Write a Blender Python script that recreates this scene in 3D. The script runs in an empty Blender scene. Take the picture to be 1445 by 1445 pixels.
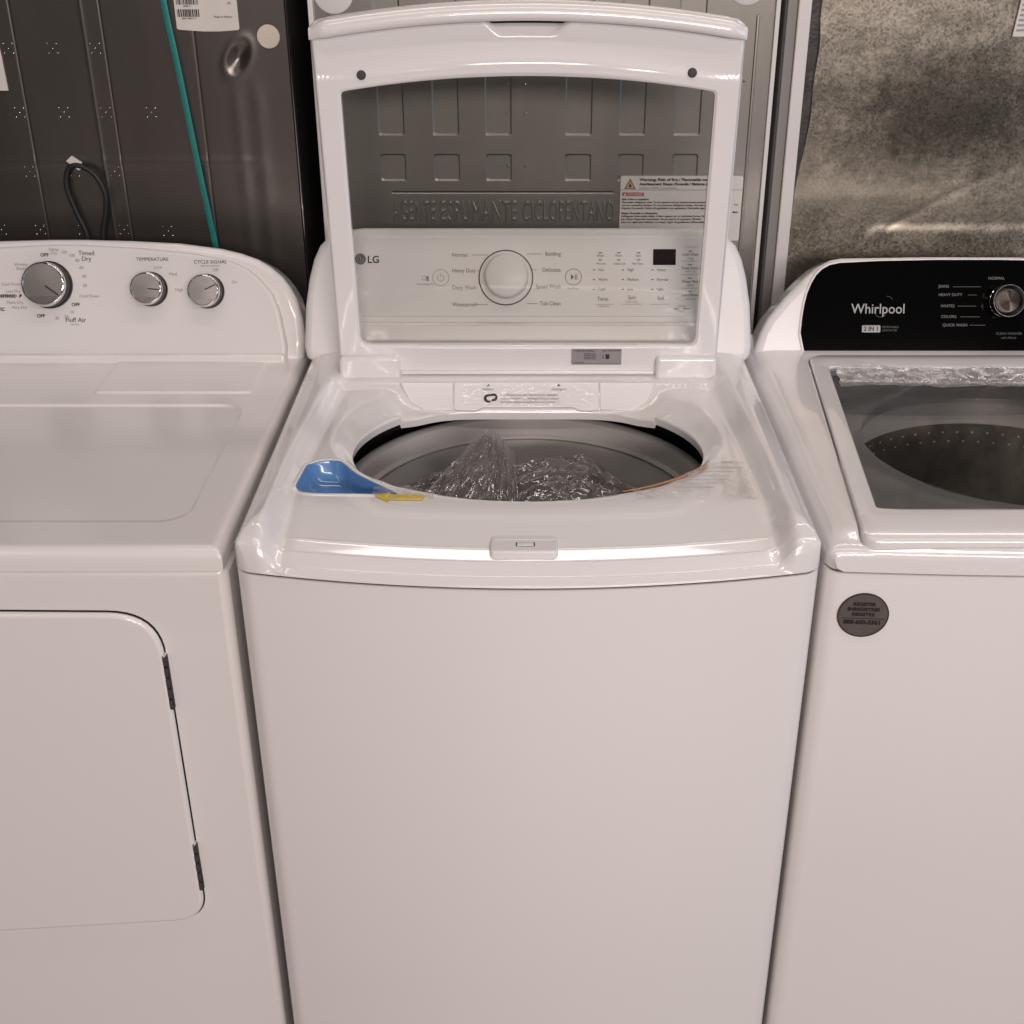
import bpy, math, random
from mathutils import Vector, Matrix, noise

scene = bpy.context.scene
COL = scene.collection
R = math.radians
random.seed(7)

# ------------------------------------------------------------------ camera
cam_data = bpy.data.cameras.new('camera')
cam = bpy.data.objects.new('camera', cam_data)
COL.objects.link(cam)
cam.location = (0.0, -1.272, 1.671)
cam.rotation_euler = (R(90 - 27.7376), 0, 0)
cam_data.sensor_width = 36.0
cam_data.lens = 44.35
cam_data.shift_x = -0.01557
cam_data.clip_start = 0.05
cam_data.clip_end = 100
scene.camera = cam

# ------------------------------------------------------------------ light
world = bpy.data.worlds.new('World')
scene.world = world
world.use_nodes = True
bg = world.node_tree.nodes['Background']
bg.inputs['Color'].default_value = (1.0, 0.93, 0.88, 1)
bg.inputs['Strength'].default_value = 0.045

def area_lamp(name, loc, rot, sx, sy, power, color):
    d = bpy.data.lights.new(name, 'AREA')
    d.shape = 'RECTANGLE'; d.size = sx; d.size_y = sy
    d.energy = power; d.color = color
    o = bpy.data.objects.new(name, d)
    o.location = loc; o.rotation_euler = rot
    COL.objects.link(o)
    return o
WARM = (1.0, 0.875, 0.825)
area_lamp('ceiling_lamp', (0.5, -0.30, 3.1), (R(2), 0, 0), 3.0, 0.10, 11, WARM)
area_lamp('ceiling_lamp', (1.0, -3.0, 3.1), (R(40), 0, 0), 3.2, 0.12, 32, WARM)
area_lamp('ceiling_lamp', (1.3, -6.6, 3.0), (R(68), 0, R(6)), 4.0, 0.6, 222, WARM)
area_lamp('ceiling_lamp', (-1.9, -1.8, 3.1), (R(30), R(-25), 0), 0.12, 1.6, 4, WARM)
area_lamp('ceiling_lamp', (0.5, 1.10, 3.0), (R(-8), 0, 0), 3.0, 0.10, 11, WARM)
area_lamp('daylight_window', (3.4, -0.9, 1.6), (R(90), 0, R(75)), 1.6, 1.6, 18, (0.55, 0.77, 1.0))

scene.view_settings.view_transform = 'Standard'
scene.view_settings.look = 'None'
scene.view_settings.exposure = 0.08
scene.view_settings.gamma = 1.0
scene.view_settings.use_curve_mapping = False

# ------------------------------------------------------------------ materials
MATS = {}
def mat(name, base=(0.8, 0.8, 0.8), rough=0.4, metal=0.0, spec=0.5, coat=0.0, var=0.0, vscale=30.0,
        bump=0.0, bscale=200.0, stretch=None, rvar=0.0, aniso=0.0):
    m = bpy.data.materials.new(name); m.use_nodes = True
    nt = m.node_tree; N = nt.nodes; L = nt.links
    b = N['Principled BSDF']
    b.inputs['Base Color'].default_value = (*base, 1)
    b.inputs['Roughness'].default_value = rough
    b.inputs['Metallic'].default_value = metal
    b.inputs['Specular IOR Level'].default_value = spec
    b.inputs['Coat Weight'].default_value = coat
    b.inputs['Coat Roughness'].default_value = 0.035
    tc = N.new('ShaderNodeTexCoord'); mp = N.new('ShaderNodeMapping')
    L.new(tc.outputs['Object'], mp.inputs['Vector'])
    if stretch: mp.inputs['Scale'].default_value = stretch
    nz = N.new('ShaderNodeTexNoise'); nz.inputs['Scale'].default_value = vscale
    nz.inputs['Detail'].default_value = 6
    L.new(mp.outputs['Vector'], nz.inputs['Vector'])
    if var > 0:
        r = N.new('ShaderNodeValToRGB')
        r.color_ramp.elements[0].position = 0.3; r.color_ramp.elements[1].position = 0.7
        r.color_ramp.elements[0].color = (*[c * (1 - var) for c in base], 1)
        r.color_ramp.elements[1].color = (*[min(1, c * (1 + var)) for c in base], 1)
        L.new(nz.outputs['Fac'], r.inputs['Fac']); L.new(r.outputs['Color'], b.inputs['Base Color'])
    if rvar > 0:
        q = N.new('ShaderNodeMapRange')
        q.inputs['To Min'].default_value = max(0.02, rough - rvar); q.inputs['To Max'].default_value = rough + rvar
        q.inputs['From Min'].default_value = 0.3; q.inputs['From Max'].default_value = 0.7
        L.new(nz.outputs['Fac'], q.inputs['Value']); L.new(q.outputs['Result'], b.inputs['Roughness'])
    if bump > 0:
        n2 = N.new('ShaderNodeTexNoise'); n2.inputs['Scale'].default_value = bscale; n2.inputs['Detail'].default_value = 4
        L.new(mp.outputs['Vector'], n2.inputs['Vector'])
        bp = N.new('ShaderNodeBump'); bp.inputs['Strength'].default_value = bump; bp.inputs['Distance'].default_value = 0.002
        L.new(n2.outputs['Fac'], bp.inputs['Height']); L.new(bp.outputs['Normal'], b.inputs['Normal'])
    if aniso > 0:
        b.inputs['Anisotropic'].default_value = aniso
    MATS[name] = m
    return m

mat('white_enamel', (0.80, 0.775, 0.765), 0.32, coat=1.0, bump=0.004, bscale=500)
mat('white_plastic', (0.79, 0.77, 0.765), 0.24, coat=0.9, bump=0.003, bscale=500)
mat('worktop_enamel', (0.80, 0.775, 0.765), 0.34, coat=0.8, bump=0.004, bscale=500)
MATS['worktop_enamel'].node_tree.nodes['Principled BSDF'].inputs['Coat Roughness'].default_value = 0.16
mat('satin_plastic', (0.76, 0.745, 0.74), 0.38, var=0.015, vscale=12)
mat('fascia_white', (0.72, 0.705, 0.70), 0.34, var=0.012, vscale=10)
mat('tub_plastic', (0.52, 0.50, 0.48), 0.35, var=0.03, vscale=14)
mat('grey_print', (0.13, 0.12, 0.12), 0.6)
mat('light_print', (0.30, 0.285, 0.28), 0.6)
mat('pale_print', (0.45, 0.43, 0.42), 0.5)
mat('dark_print', (0.03, 0.027, 0.027), 0.5)
mat('white_print', (0.36, 0.36, 0.36), 0.5)
mat('cycle_print', (0.16, 0.16, 0.16), 0.5)
mat('ink_black', (0.010, 0.008, 0.008), 0.6)
mat('dim_print', (0.06, 0.06, 0.06), 0.5)
mat('black_plastic', (0.012, 0.011, 0.011), 0.35)
mat('black_gloss', (0.003, 0.003, 0.003), 0.08, spec=0.02)
mat('black_rubber', (0.015, 0.015, 0.016), 0.55, bump=0.05, bscale=400)
mat('void_black', (0.008, 0.007, 0.007), 0.8)
mat('chrome', (0.78, 0.76, 0.75), 0.10, metal=1)
mat('brushed_cap', (0.50, 0.475, 0.46), 0.30, metal=1, bump=0.03, bscale=350, var=0.05, vscale=60, stretch=(1, 8, 8))
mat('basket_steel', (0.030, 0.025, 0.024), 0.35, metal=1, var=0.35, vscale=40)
mat('rubber_grey', (0.05, 0.045, 0.043), 0.6)
mat('blue_plastic', (0.10, 0.24, 0.50), 0.20, coat=1.0, var=0.05, vscale=20)
mat('yellow_tape', (0.72, 0.52, 0.02), 0.3, var=0.12, vscale=60)
mat('orange_print', (0.50, 0.22, 0.08), 0.4, var=0.15, vscale=80)
mat('red_print', (0.42, 0.03, 0.03), 0.5)
mat('hazard_orange', (0.60, 0.33, 0.17), 0.5)
mat('paper_white', (0.66, 0.63, 0.60), 0.55, var=0.03, vscale=30)
mat('paper_cream', (0.62, 0.55, 0.47), 0.6, var=0.04, vscale=30)
mat('silver_label', (0.30, 0.285, 0.29), 0.35, var=0.06, vscale=60)
mat('badge_dark', (0.135, 0.112, 0.105), 0.38, metal=0.4, var=0.10, vscale=60, rvar=0.1)
mat('teal_strap', (0.012, 0.20, 0.18), 0.35, var=0.12, vscale=90)
mat('fridge_white', (0.70, 0.68, 0.665), 0.35, var=0.02, vscale=8)
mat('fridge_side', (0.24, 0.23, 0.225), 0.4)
mat('floor_tile', (0.34, 0.318, 0.305), 0.45, var=0.12, vscale=3, bump=0.05, bscale=20)
mat('dark_strip', (0.035, 0.028, 0.024), 0.45, var=0.5, vscale=60, bump=0.4, bscale=160)
mat('indicator', (0.05, 0.045, 0.045), 0.3)

def metal_panel(name, base, dark, rough, scale, spangle, contrast, stretch=(1, 1, 1), bump=0.1, lo=0.35, hi=0.65):
    m = bpy.data.materials.new(name); m.use_nodes = True
    nt = m.node_tree; N = nt.nodes; L = nt.links; b = N['Principled BSDF']
    b.inputs['Metallic'].default_value = 0.92
    tc = N.new('ShaderNodeTexCoord'); mp = N.new('ShaderNodeMapping'); mp.inputs['Scale'].default_value = stretch
    L.new(tc.outputs['Object'], mp.inputs['Vector'])
    nz = N.new('ShaderNodeTexNoise'); nz.inputs['Scale'].default_value = scale; nz.inputs['Detail'].default_value = 8
    nz.inputs['Roughness'].default_value = 0.62
    L.new(mp.outputs['Vector'], nz.inputs['Vector'])
    ramp = N.new('ShaderNodeValToRGB')
    ramp.color_ramp.elements[0].position = lo; ramp.color_ramp.elements[1].position = hi
    ramp.color_ramp.elements[0].color = (*dark, 1); ramp.color_ramp.elements[1].color = (*base, 1)
    L.new(nz.outputs['Fac'], ramp.inputs['Fac'])
    vo = N.new('ShaderNodeTexVoronoi'); vo.inputs['Scale'].default_value = spangle
    L.new(tc.outputs['Object'], vo.inputs['Vector'])
    hs = N.new('ShaderNodeMix'); hs.data_type = 'RGBA'; hs.blend_type = 'MULTIPLY'
    hs.inputs['Factor'].default_value = contrast
    bw = N.new('ShaderNodeRGBToBW'); L.new(vo.outputs['Color'], bw.inputs['Color'])
    L.new(ramp.outputs['Color'], hs.inputs['A']); L.new(bw.outputs['Val'], hs.inputs['B'])
    L.new(hs.outputs['Result'], b.inputs['Base Color'])
    mr = N.new('ShaderNodeMapRange'); mr.inputs['To Min'].default_value = rough - 0.08; mr.inputs['To Max'].default_value = rough + 0.12
    if contrast > 0: L.new(bw.outputs['Val'], mr.inputs['Value'])
    L.new(mr.outputs['Result'], b.inputs['Roughness'])
    n2 = N.new('ShaderNodeTexNoise'); n2.inputs['Scale'].default_value = scale * 6; n2.inputs['Detail'].default_value = 5
    L.new(mp.outputs['Vector'], n2.inputs['Vector'])
    bp = N.new('ShaderNodeBump'); bp.inputs['Strength'].default_value = bump; bp.inputs['Distance'].default_value = 0.004
    L.new(n2.outputs['Fac'], bp.inputs['Height']); L.new(bp.outputs['Normal'], b.inputs['Normal'])
    MATS[name] = m
def dark_patch_panel():  # mixes a dark, noise-edged oval patch into the panel colour
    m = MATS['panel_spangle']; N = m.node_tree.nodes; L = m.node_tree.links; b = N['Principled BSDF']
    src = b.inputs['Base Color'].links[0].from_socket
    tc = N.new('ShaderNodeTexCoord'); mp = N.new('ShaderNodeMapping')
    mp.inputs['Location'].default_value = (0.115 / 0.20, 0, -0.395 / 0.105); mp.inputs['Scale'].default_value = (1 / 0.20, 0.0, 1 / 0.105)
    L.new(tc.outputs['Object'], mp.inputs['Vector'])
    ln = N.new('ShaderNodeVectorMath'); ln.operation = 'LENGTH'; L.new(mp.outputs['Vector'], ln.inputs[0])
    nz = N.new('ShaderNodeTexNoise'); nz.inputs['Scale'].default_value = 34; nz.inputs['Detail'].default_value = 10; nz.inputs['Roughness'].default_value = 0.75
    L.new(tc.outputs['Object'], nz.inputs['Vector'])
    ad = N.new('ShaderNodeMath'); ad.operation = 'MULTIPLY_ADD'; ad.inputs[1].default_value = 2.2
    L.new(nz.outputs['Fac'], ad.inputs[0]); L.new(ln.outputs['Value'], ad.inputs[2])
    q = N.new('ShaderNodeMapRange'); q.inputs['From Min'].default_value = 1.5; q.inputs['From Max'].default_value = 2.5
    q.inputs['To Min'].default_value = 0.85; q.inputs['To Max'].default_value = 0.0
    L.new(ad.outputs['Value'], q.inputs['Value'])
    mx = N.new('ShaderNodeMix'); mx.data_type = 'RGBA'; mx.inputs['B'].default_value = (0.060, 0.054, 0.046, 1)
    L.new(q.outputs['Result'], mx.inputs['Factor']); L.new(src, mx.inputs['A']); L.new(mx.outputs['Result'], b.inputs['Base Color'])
metal_panel('panel_dark', (0.20, 0.182, 0.17), (0.14, 0.128, 0.12), 0.21, 3, 900, 0.0, (1, 1, 0.25), 0.0)
metal_panel('panel_zinc', (0.30, 0.29, 0.27), (0.23, 0.22, 0.205), 0.27, 3, 900, 0.0, (1, 1, 0.3), 0.0)
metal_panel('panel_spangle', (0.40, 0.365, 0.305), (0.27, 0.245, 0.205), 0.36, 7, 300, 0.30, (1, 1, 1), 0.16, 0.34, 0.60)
dark_patch_panel()

def glass_mat(name, tint, gloss_rough=0.02, refl=1.0, dirt=0.0):
    m = bpy.data.materials.new(name); m.use_nodes = True
    nt = m.node_tree; N = nt.nodes; L = nt.links
    N.remove(N['Principled BSDF']); out = N['Material Output']
    t = N.new('ShaderNodeBsdfTransparent'); t.inputs['Color'].default_value = (*tint, 1)
    g = N.new('ShaderNodeBsdfGlossy'); g.inputs['Roughness'].default_value = gloss_rough
    g.inputs['Color'].default_value = (1, 1, 1, 1)
    f = N.new('ShaderNodeLayerWeight'); f.inputs['Blend'].default_value = 0.5
    pw = N.new('ShaderNodeMath'); pw.operation = 'POWER'; pw.inputs[1].default_value = 5.0
    L.new(f.outputs['Facing'], pw.inputs[0])
    mu = N.new('ShaderNodeMath'); mu.operation = 'MULTIPLY_ADD'; mu.inputs[1].default_value = 0.96 * refl; mu.inputs[2].default_value = 0.04 * refl
    L.new(pw.outputs['Value'], mu.inputs[0])
    mx = N.new('ShaderNodeMixShader')
    L.new(mu.outputs['Value'], mx.inputs['Fac']); L.new(t.outputs['BSDF'], mx.inputs[1]); L.new(g.outputs['BSDF'], mx.inputs[2])
    last = mx
    if dirt > 0:
        d = N.new('ShaderNodeBsdfDiffuse'); d.inputs['Color'].default_value = (0.6, 0.57, 0.55, 1)
        tc = N.new('ShaderNodeTexCoord'); nz = N.new('ShaderNodeTexNoise'); nz.inputs['Scale'].default_value = 16
        nz.inputs['Detail'].default_value = 9
        L.new(tc.outputs['Object'], nz.inputs['Vector'])
        q = N.new('ShaderNodeMapRange'); q.inputs['From Min'].default_value = 0.45; q.inputs['From Max'].default_value = 0.75
        q.inputs['To Max'].default_value = dirt
        L.new(nz.outputs['Fac'], q.inputs['Value'])
        m2 = N.new('ShaderNodeMixShader'); L.new(q.outputs['Result'], m2.inputs['Fac'])
        L.new(mx.outputs['Shader'], m2.inputs[1]); L.new(d.outputs['BSDF'], m2.inputs[2]); last = m2
    L.new(last.outputs['Shader'], out.inputs['Surface'])
    MATS[name] = m
glass_mat('lid_glass', (0.90, 0.90, 0.89), 0.015, 0.35)
glass_mat('clear_sheet', (0.985, 0.985, 0.985), 0.05, 0.45)
glass_mat('smoked_glass', (0.76, 0.76, 0.76), 0.015, 0.45, 0.003)

def film_mat(name, base, alpha, rough, bscale, bstr=0.4):
    m = bpy.data.materials.new(name); m.use_nodes = True
    nt = m.node_tree; N = nt.nodes; L = nt.links; out = N['Material Output']; b = N['Principled BSDF']
    b.inputs['Base Color'].default_value = (*base, 1); b.inputs['Roughness'].default_value = rough
    b.inputs['Specular IOR Level'].default_value = 1.0; b.inputs['IOR'].default_value = 1.6
    b.inputs['Coat Weight'].default_value = 1.0; b.inputs['Coat Roughness'].default_value = rough
    tc = N.new('ShaderNodeTexCoord')
    n2 = N.new('ShaderNodeTexNoise'); n2.inputs['Scale'].default_value = bscale; n2.inputs['Detail'].default_value = 3
    n2.inputs['Distortion'].default_value = 1.2
    L.new(tc.outputs['Object'], n2.inputs['Vector'])
    bp = N.new('ShaderNodeBump'); bp.inputs['Strength'].default_value = bstr; bp.inputs['Distance'].default_value = 0.004
    L.new(n2.outputs['Fac'], bp.inputs['Height']); L.new(bp.outputs['Normal'], b.inputs['Normal']); L.new(bp.outputs['Normal'], b.inputs['Coat Normal'])
    t = N.new('ShaderNodeBsdfTransparent')
    q = N.new('ShaderNodeMapRange'); q.inputs['From Min'].default_value = 0.35; q.inputs['From Max'].default_value = 0.65
    q.inputs['To Min'].default_value = alpha - 0.15; q.inputs['To Max'].default_value = min(1, alpha + 0.15)
    L.new(n2.outputs['Fac'], q.inputs['Value'])
    mx = N.new('ShaderNodeMixShader'); L.new(q.outputs['Result'], mx.inputs['Fac'])
    L.new(t.outputs['BSDF'], mx.inputs[1]); L.new(b.outputs['BSDF'], mx.inputs[2])
    L.new(mx.outputs['Shader'], out.inputs['Surface'])
    MATS[name] = m
film_mat('clear_film', (0.24, 0.22, 0.21), 0.46, 0.05, 26, 0.35)
film_mat('wrapped_bundle', (0.09, 0.08, 0.075), 0.85, 0.10, 45)
film_mat('sticker_film', (0.60, 0.57, 0.55), 0.20, 0.05, 40, 0.25)
film_mat('glare_film', (0.62, 0.60, 0.59), 0.45, 0.09, 60, 0.3)

# ------------------------------------------------------------------ mesh helpers
WL = {}
def finish(name, verts, faces, material, parent=None, bevel=0.0, seg=3, smooth=35, extra_mats=None, face_mats=None, ang=30):
    lo = [min(v[i] for v in verts) for i in range(3)]; hi = [max(v[i] for v in verts) for i in range(3)]
    c = Vector([(a + b) / 2 for a, b in zip(lo, hi)])
    me = bpy.data.meshes.new(name)
    me.from_pydata([tuple(Vector(v) - c) for v in verts], [], faces)
    me.materials.append(MATS[material])
    for em in (extra_mats or []): me.materials.append(MATS[em])
    if face_mats:
        me.polygons.foreach_set('material_index', face_mats)
    if smooth:
        me.polygons.foreach_set('use_smooth', [True] * len(me.polygons))
        me.set_sharp_from_angle(angle=R(smooth))
    me.update()
    o = bpy.data.objects.new(name, me); COL.objects.link(o)
    o.location = c; WL[o.name] = tuple(c)
    if parent is not None:
        o.parent = parent
        o.matrix_parent_inverse = Matrix.Translation(-Vector(WL[parent.name]))
    if bevel > 0:
        bm = o.modifiers.new('bevel', 'BEVEL'); bm.width = bevel; bm.segments = seg
        bm.limit_method = 'ANGLE'; bm.angle_limit = R(ang); bm.harden_normals = False
    return o
def thing(name, loc, label, cat, group=None):
    o = bpy.data.objects.new(name, None); COL.objects.link(o)
    o.empty_display_size = 0.1
    o.location = loc; WL[o.name] = tuple(loc)
    o['label'] = label; o['category'] = cat
    if group: o['group'] = group
    return o
def tag(o, label, cat, group=None):
    o['label'] = label; o['category'] = cat
    if group: o['group'] = group
    return o

class Frame:
    """A flat working plane: x to the right, s up the slope, h out of the surface towards the room."""
    def __init__(self, p, tilt, slope=0.0):
        a = R(tilt); self.p = Vector(p)
        self.X = Vector((1, 0, 0)); self.E = Vector((0, math.sin(a), math.cos(a))); self.N = Vector((0, -math.cos(a), math.sin(a)))
        if slope: self.X = Vector((1, slope, 0)).normalized(); self.N = Vector((slope, -1, 0)).normalized()
    def pt(self, x, s, h=0.0):
        return self.p + self.X * x + self.E * s + self.N * h

def box(name, material, parent, x0, x1, y0, y1, z0, z1, bevel=0.0, seg=3):
    v = [(x, y, z) for z in (z0, z1) for y in (y0, y1) for x in (x0, x1)]
    f = [(0, 2, 3, 1), (4, 5, 7, 6), (0, 1, 5, 4), (2, 6, 7, 3), (0, 4, 6, 2), (1, 3, 7, 5)]
    return finish(name, v, f, material, parent, bevel, seg)
def prism_geo(fr, outline, h0, h1, base=0):
    n = len(outline)
    v = [fr.pt(x, s, h1) for x, s in outline] + [fr.pt(x, s, h0) for x, s in outline]
    f = [tuple(base + i for i in range(n)), tuple(base + n + i for i in reversed(range(n)))]
    f += [(base + i, base + n + i, base + n + (i + 1) % n, base + (i + 1) % n) for i in range(n)]
    return v, f
def prism(name, material, parent, fr, outline, h0, h1, bevel=0.0, seg=3, ang=30):
    v, f = prism_geo(fr, outline, h0, h1)
    return finish(name, v, f, material, parent, bevel, seg, ang=ang)
def rrect(x0, x1, s0, s1, r, n=6):
    o = []
    for cx, cy, a in ((x1 - r, s0 + r, -90), (x1 - r, s1 - r, 0), (x0 + r, s1 - r, 90), (x0 + r, s0 + r, 180)):
        for k in range(n + 1):
            t = R(a + 90 * k / n); o.append((cx + r * math.cos(t), cy + r * math.sin(t)))
    return o
def round_poly(pts, r, n=6):
    """Round every corner of a closed polygon (r may be one number or one per corner)."""
    out = []; m = len(pts)
    for i in range(m):
        p = Vector(pts[i]); a = Vector(pts[i - 1]); b = Vector(pts[(i + 1) % m])
        rr = r[i] if isinstance(r, (list, tuple)) else r
        da = (a - p); db = (b - p)
        k = min(rr, da.length * 0.45, db.length * 0.45)
        if k < 1e-5: out.append(tuple(p)); continue
        A = p + da.normalized() * k; B = p + db.normalized() * k
        for j in range(n + 1):
            t = j / n; q = A * (1 - t) ** 2 + p * 2 * t * (1 - t) + B * t * t
            out.append(tuple(q))
    return out
def circle(cx, cy, r, n=48):
    return [(cx + r * math.cos(2 * math.pi * k / n), cy + r * math.sin(2 * math.pi * k / n)) for k in range(n)]
def lathe(name, material, parent, fr, cx, cs, prof, n=64, smooth=40, cap=True):
    """prof: (radius, height) pairs turned about the frame normal at (cx, cs)."""
    v = []; f = []
    for r, h in prof:
        for k in range(n):
            t = 2 * math.pi * k / n
            v.append(fr.pt(cx + r * math.cos(t), cs + r * math.sin(t), h))
    for j in range(len(prof) - 1):
        for k in range(n):
            a = j * n + k; b = j * n + (k + 1) % n
            f.append((a, b, b + n, a + n))
    if cap: f.append(tuple((len(prof) - 1) * n + k for k in range(n)))
    return finish(name, v, f, material, parent, smooth=smooth)
def tube(name, material, parent, pts, rad, n=8, flat=None):
    v = []; f = []; m = len(pts)
    up = Vector((0, -1, 0.0))
    for i, p in enumerate(pts):
        p = Vector(p); t = (Vector(pts[min(i + 1, m - 1)]) - Vector(pts[max(i - 1, 0)])).normalized()
        u = up.cross(t)
        u = u.normalized() if u.length > 1e-4 else Vector((1, 0, 0)); w = t.cross(u).normalized()
        r = rad[i] if isinstance(rad, list) else rad
        ru, rw = (r, r) if flat is None else flat
        for k in range(n):
            a = 2 * math.pi * k / n
            v.append(p + u * ru * math.cos(a) + w * rw * math.sin(a))
    for i in range(m - 1):
        for k in range(n):
            a = i * n + k; b = i * n + (k + 1) % n
            f.append((a, b, b + n, a + n))
    f.append(tuple(reversed(range(n)))); f.append(tuple((m - 1) * n + k for k in range(n)))
    return finish(name, v, f, material, parent, smooth=60)
def spline(ctrl, n=12):
    c = [Vector(p) for p in ctrl]; c = [c[0] * 2 - c[1]] + c + [c[-1] * 2 - c[-2]]
    out = []
    for i in range(1, len(c) - 2):
        p0, p1, p2, p3 = c[i - 1:i + 3]
        for k in range(n):
            t = k / n
            out.append(0.5 * ((2 * p1) + (p2 - p0) * t + (2 * p0 - 5 * p1 + 4 * p2 - p3) * t * t + (3 * p1 - p0 - 3 * p2 + p3) * t ** 3))
    out.append(c[-2]); return out

def text_geo(body, size, ext=0.00015, bevel=0.0, bold=0.0, align='LEFT', spacing=1.0):
    cu = bpy.data.curves.new('lettering', 'FONT')
    cu.body = body; cu.size = size; cu.extrude = ext; cu.bevel_depth = bevel; cu.bevel_resolution = 2 if bevel else 0; cu.offset = bold
    cu.align_x = align; cu.align_y = 'CENTER'; cu.resolution_u = 3; cu.space_character = spacing
    o = bpy.data.objects.new('lettering', cu); COL.objects.link(o)
    dg = bpy.context.evaluated_depsgraph_get()
    me = bpy.data.meshes.new_from_object(o.evaluated_get(dg))
    vs = [tuple(v.co) for v in me.vertices]; fs = [tuple(p.vertices) for p in me.polygons]
    bpy.data.objects.remove(o); bpy.data.curves.remove(cu); bpy.data.meshes.remove(me)
    return vs, fs
class Print:
    """Collects flat printing on a frame; every word, line or mark becomes a part of its own."""
    def __init__(self, fr, h=0.0004): self.fr = fr; self.h = h; self.items = []
    def add(self, v, f): self.items.append((v, f))
    def text(self, body, x, s, size, align='LEFT', bold=0.0, spacing=1.0, sx=1.0, ext=0.00015, bevel=0.0):
        v, f = text_geo(body, size, ext, bevel, bold, align, spacing)
        self.add([self.fr.pt(x + a * sx, s + b, self.h + c) for a, b, c in v], f); return self
    def poly(self, outline, th=0.0003):
        self.add(*prism_geo(self.fr, outline, self.h - 0.0002, self.h + th)); return self
    def rect(self, x0, x1, s0, s1): return self.poly([(x0, s0), (x1, s0), (x1, s1), (x0, s1)])
    def ring(self, cx, cs, r0, r1, a0=0, a1=360, n=40):
        v = []; f = []
        for k in range(n + 1):
            t = R(a0 + (a1 - a0) * k / n)
            for r in (r0, r1): v.append(self.fr.pt(cx + r * math.cos(t), cs + r * math.sin(t), self.h + 0.0002))
        for k in range(n): f.append((2 * k, 2 * k + 1, 2 * k + 3, 2 * k + 2))
        self.add(v, f); return self
    def build(self, name, material, parent, joined=False):
        if joined:
            v = []; f = []
            for a, b in self.items:
                n = len(v); v += a; f += [tuple(n + i for i in q) for q in b]
            o = finish(name, v, f, material, parent, smooth=0)
            if len(self.items) > 1: o['kind'] = 'stuff'
            return o
        o = None
        for a, b in self.items: o = finish(name, a, b, material, parent, smooth=0)
        return o

def sstep(a, b, x):
    t = min(1, max(0, (x - a) / (b - a))) if b != a else float(x > a)
    return t * t * (3 - 2 * t)
def interp(tbl, x):
    if x <= tbl[0][0]: return tbl[0][1]
    for (a, p), (b, q) in zip(tbl, tbl[1:]):
        if x <= b: return p + (q - p) * (x - a) / (b - a)
    return tbl[-1][1]
def grid_faces(rows, cols, wrap=False):
    f = []
    for j in range(rows - 1):
        for k in range(cols if wrap else cols - 1):
            a = j * cols + k; b = j * cols + (k + 1) % cols
            f.append((a, b, b + cols, a + cols))
    return f
FLAT = Frame((0, 0, 0), 90)     # lies on a horizontal surface: s runs away from the camera along +y, h is up

# ------------------------------------------------------------------ floor
o = finish('floor', [(-9, -12, 0), (9, -12, 0), (9, 3, 0), (-9, 3, 0)], [(0, 1, 2, 3)], 'floor_tile', smooth=0)
o['kind'] = 'structure'

# ================================================================== open top-load washer (middle)
W = thing('washing_machine', (0, 0.33, 0), 'white top-load washing machine with its lid standing open and plastic-wrapped bundle inside', 'washing machine')
HALF = 0.341; BACK = 0.70
def bow(x): return -0.053 + 0.040 * (abs(x) / HALF) ** 2.0
def sdf(x, y):
    r = 0.022
    y0 = bow(x)
    cy = (y0 + BACK) / 2; hy = (BACK - y0) / 2
    qx = abs(x) - HALF + r; qy = abs(y - cy) - hy + r
    return math.hypot(max(qx, 0), max(qy, 0)) + min(max(qx, qy), 0) - r
CX, CY = 0.0, 0.275
NA = 720
def ray_hit(fn, t):
    lo, hi = 0.0, 1.2
    c, s = math.cos(t), math.sin(t)
    for _ in range(30):
        m = (lo + hi) / 2
        if fn(CX + c * m, CY + s * m) < 0: lo = m
        else: hi = m
    return lo
def lip_fn(x, y):
    ry = 0.162 if y < 0.262 else 0.187
    a = (x / 0.234) ** 2 + ((y - 0.262) / ry) ** 2 - 1; b = (y - 0.4245) * 8; h = max(0.16 - abs(a - b), 0) / 0.16
    return max(a, b) + h * h * 0.16 * 0.25
ANG = [2 * math.pi * k / NA for k in range(NA)]
def outline_ring(d):
    return [(CX + math.cos(t) * r, CY + math.sin(t) * r) for t, r in ((t, ray_hit(lambda x, y: sdf(x, y) + d, t)) for t in ANG)]
lip = [(CX + math.cos(t) * r, CY + math.sin(t) * r) for t, r in ((t, ray_hit(lip_fn, t)) for t in ANG)]
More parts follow.
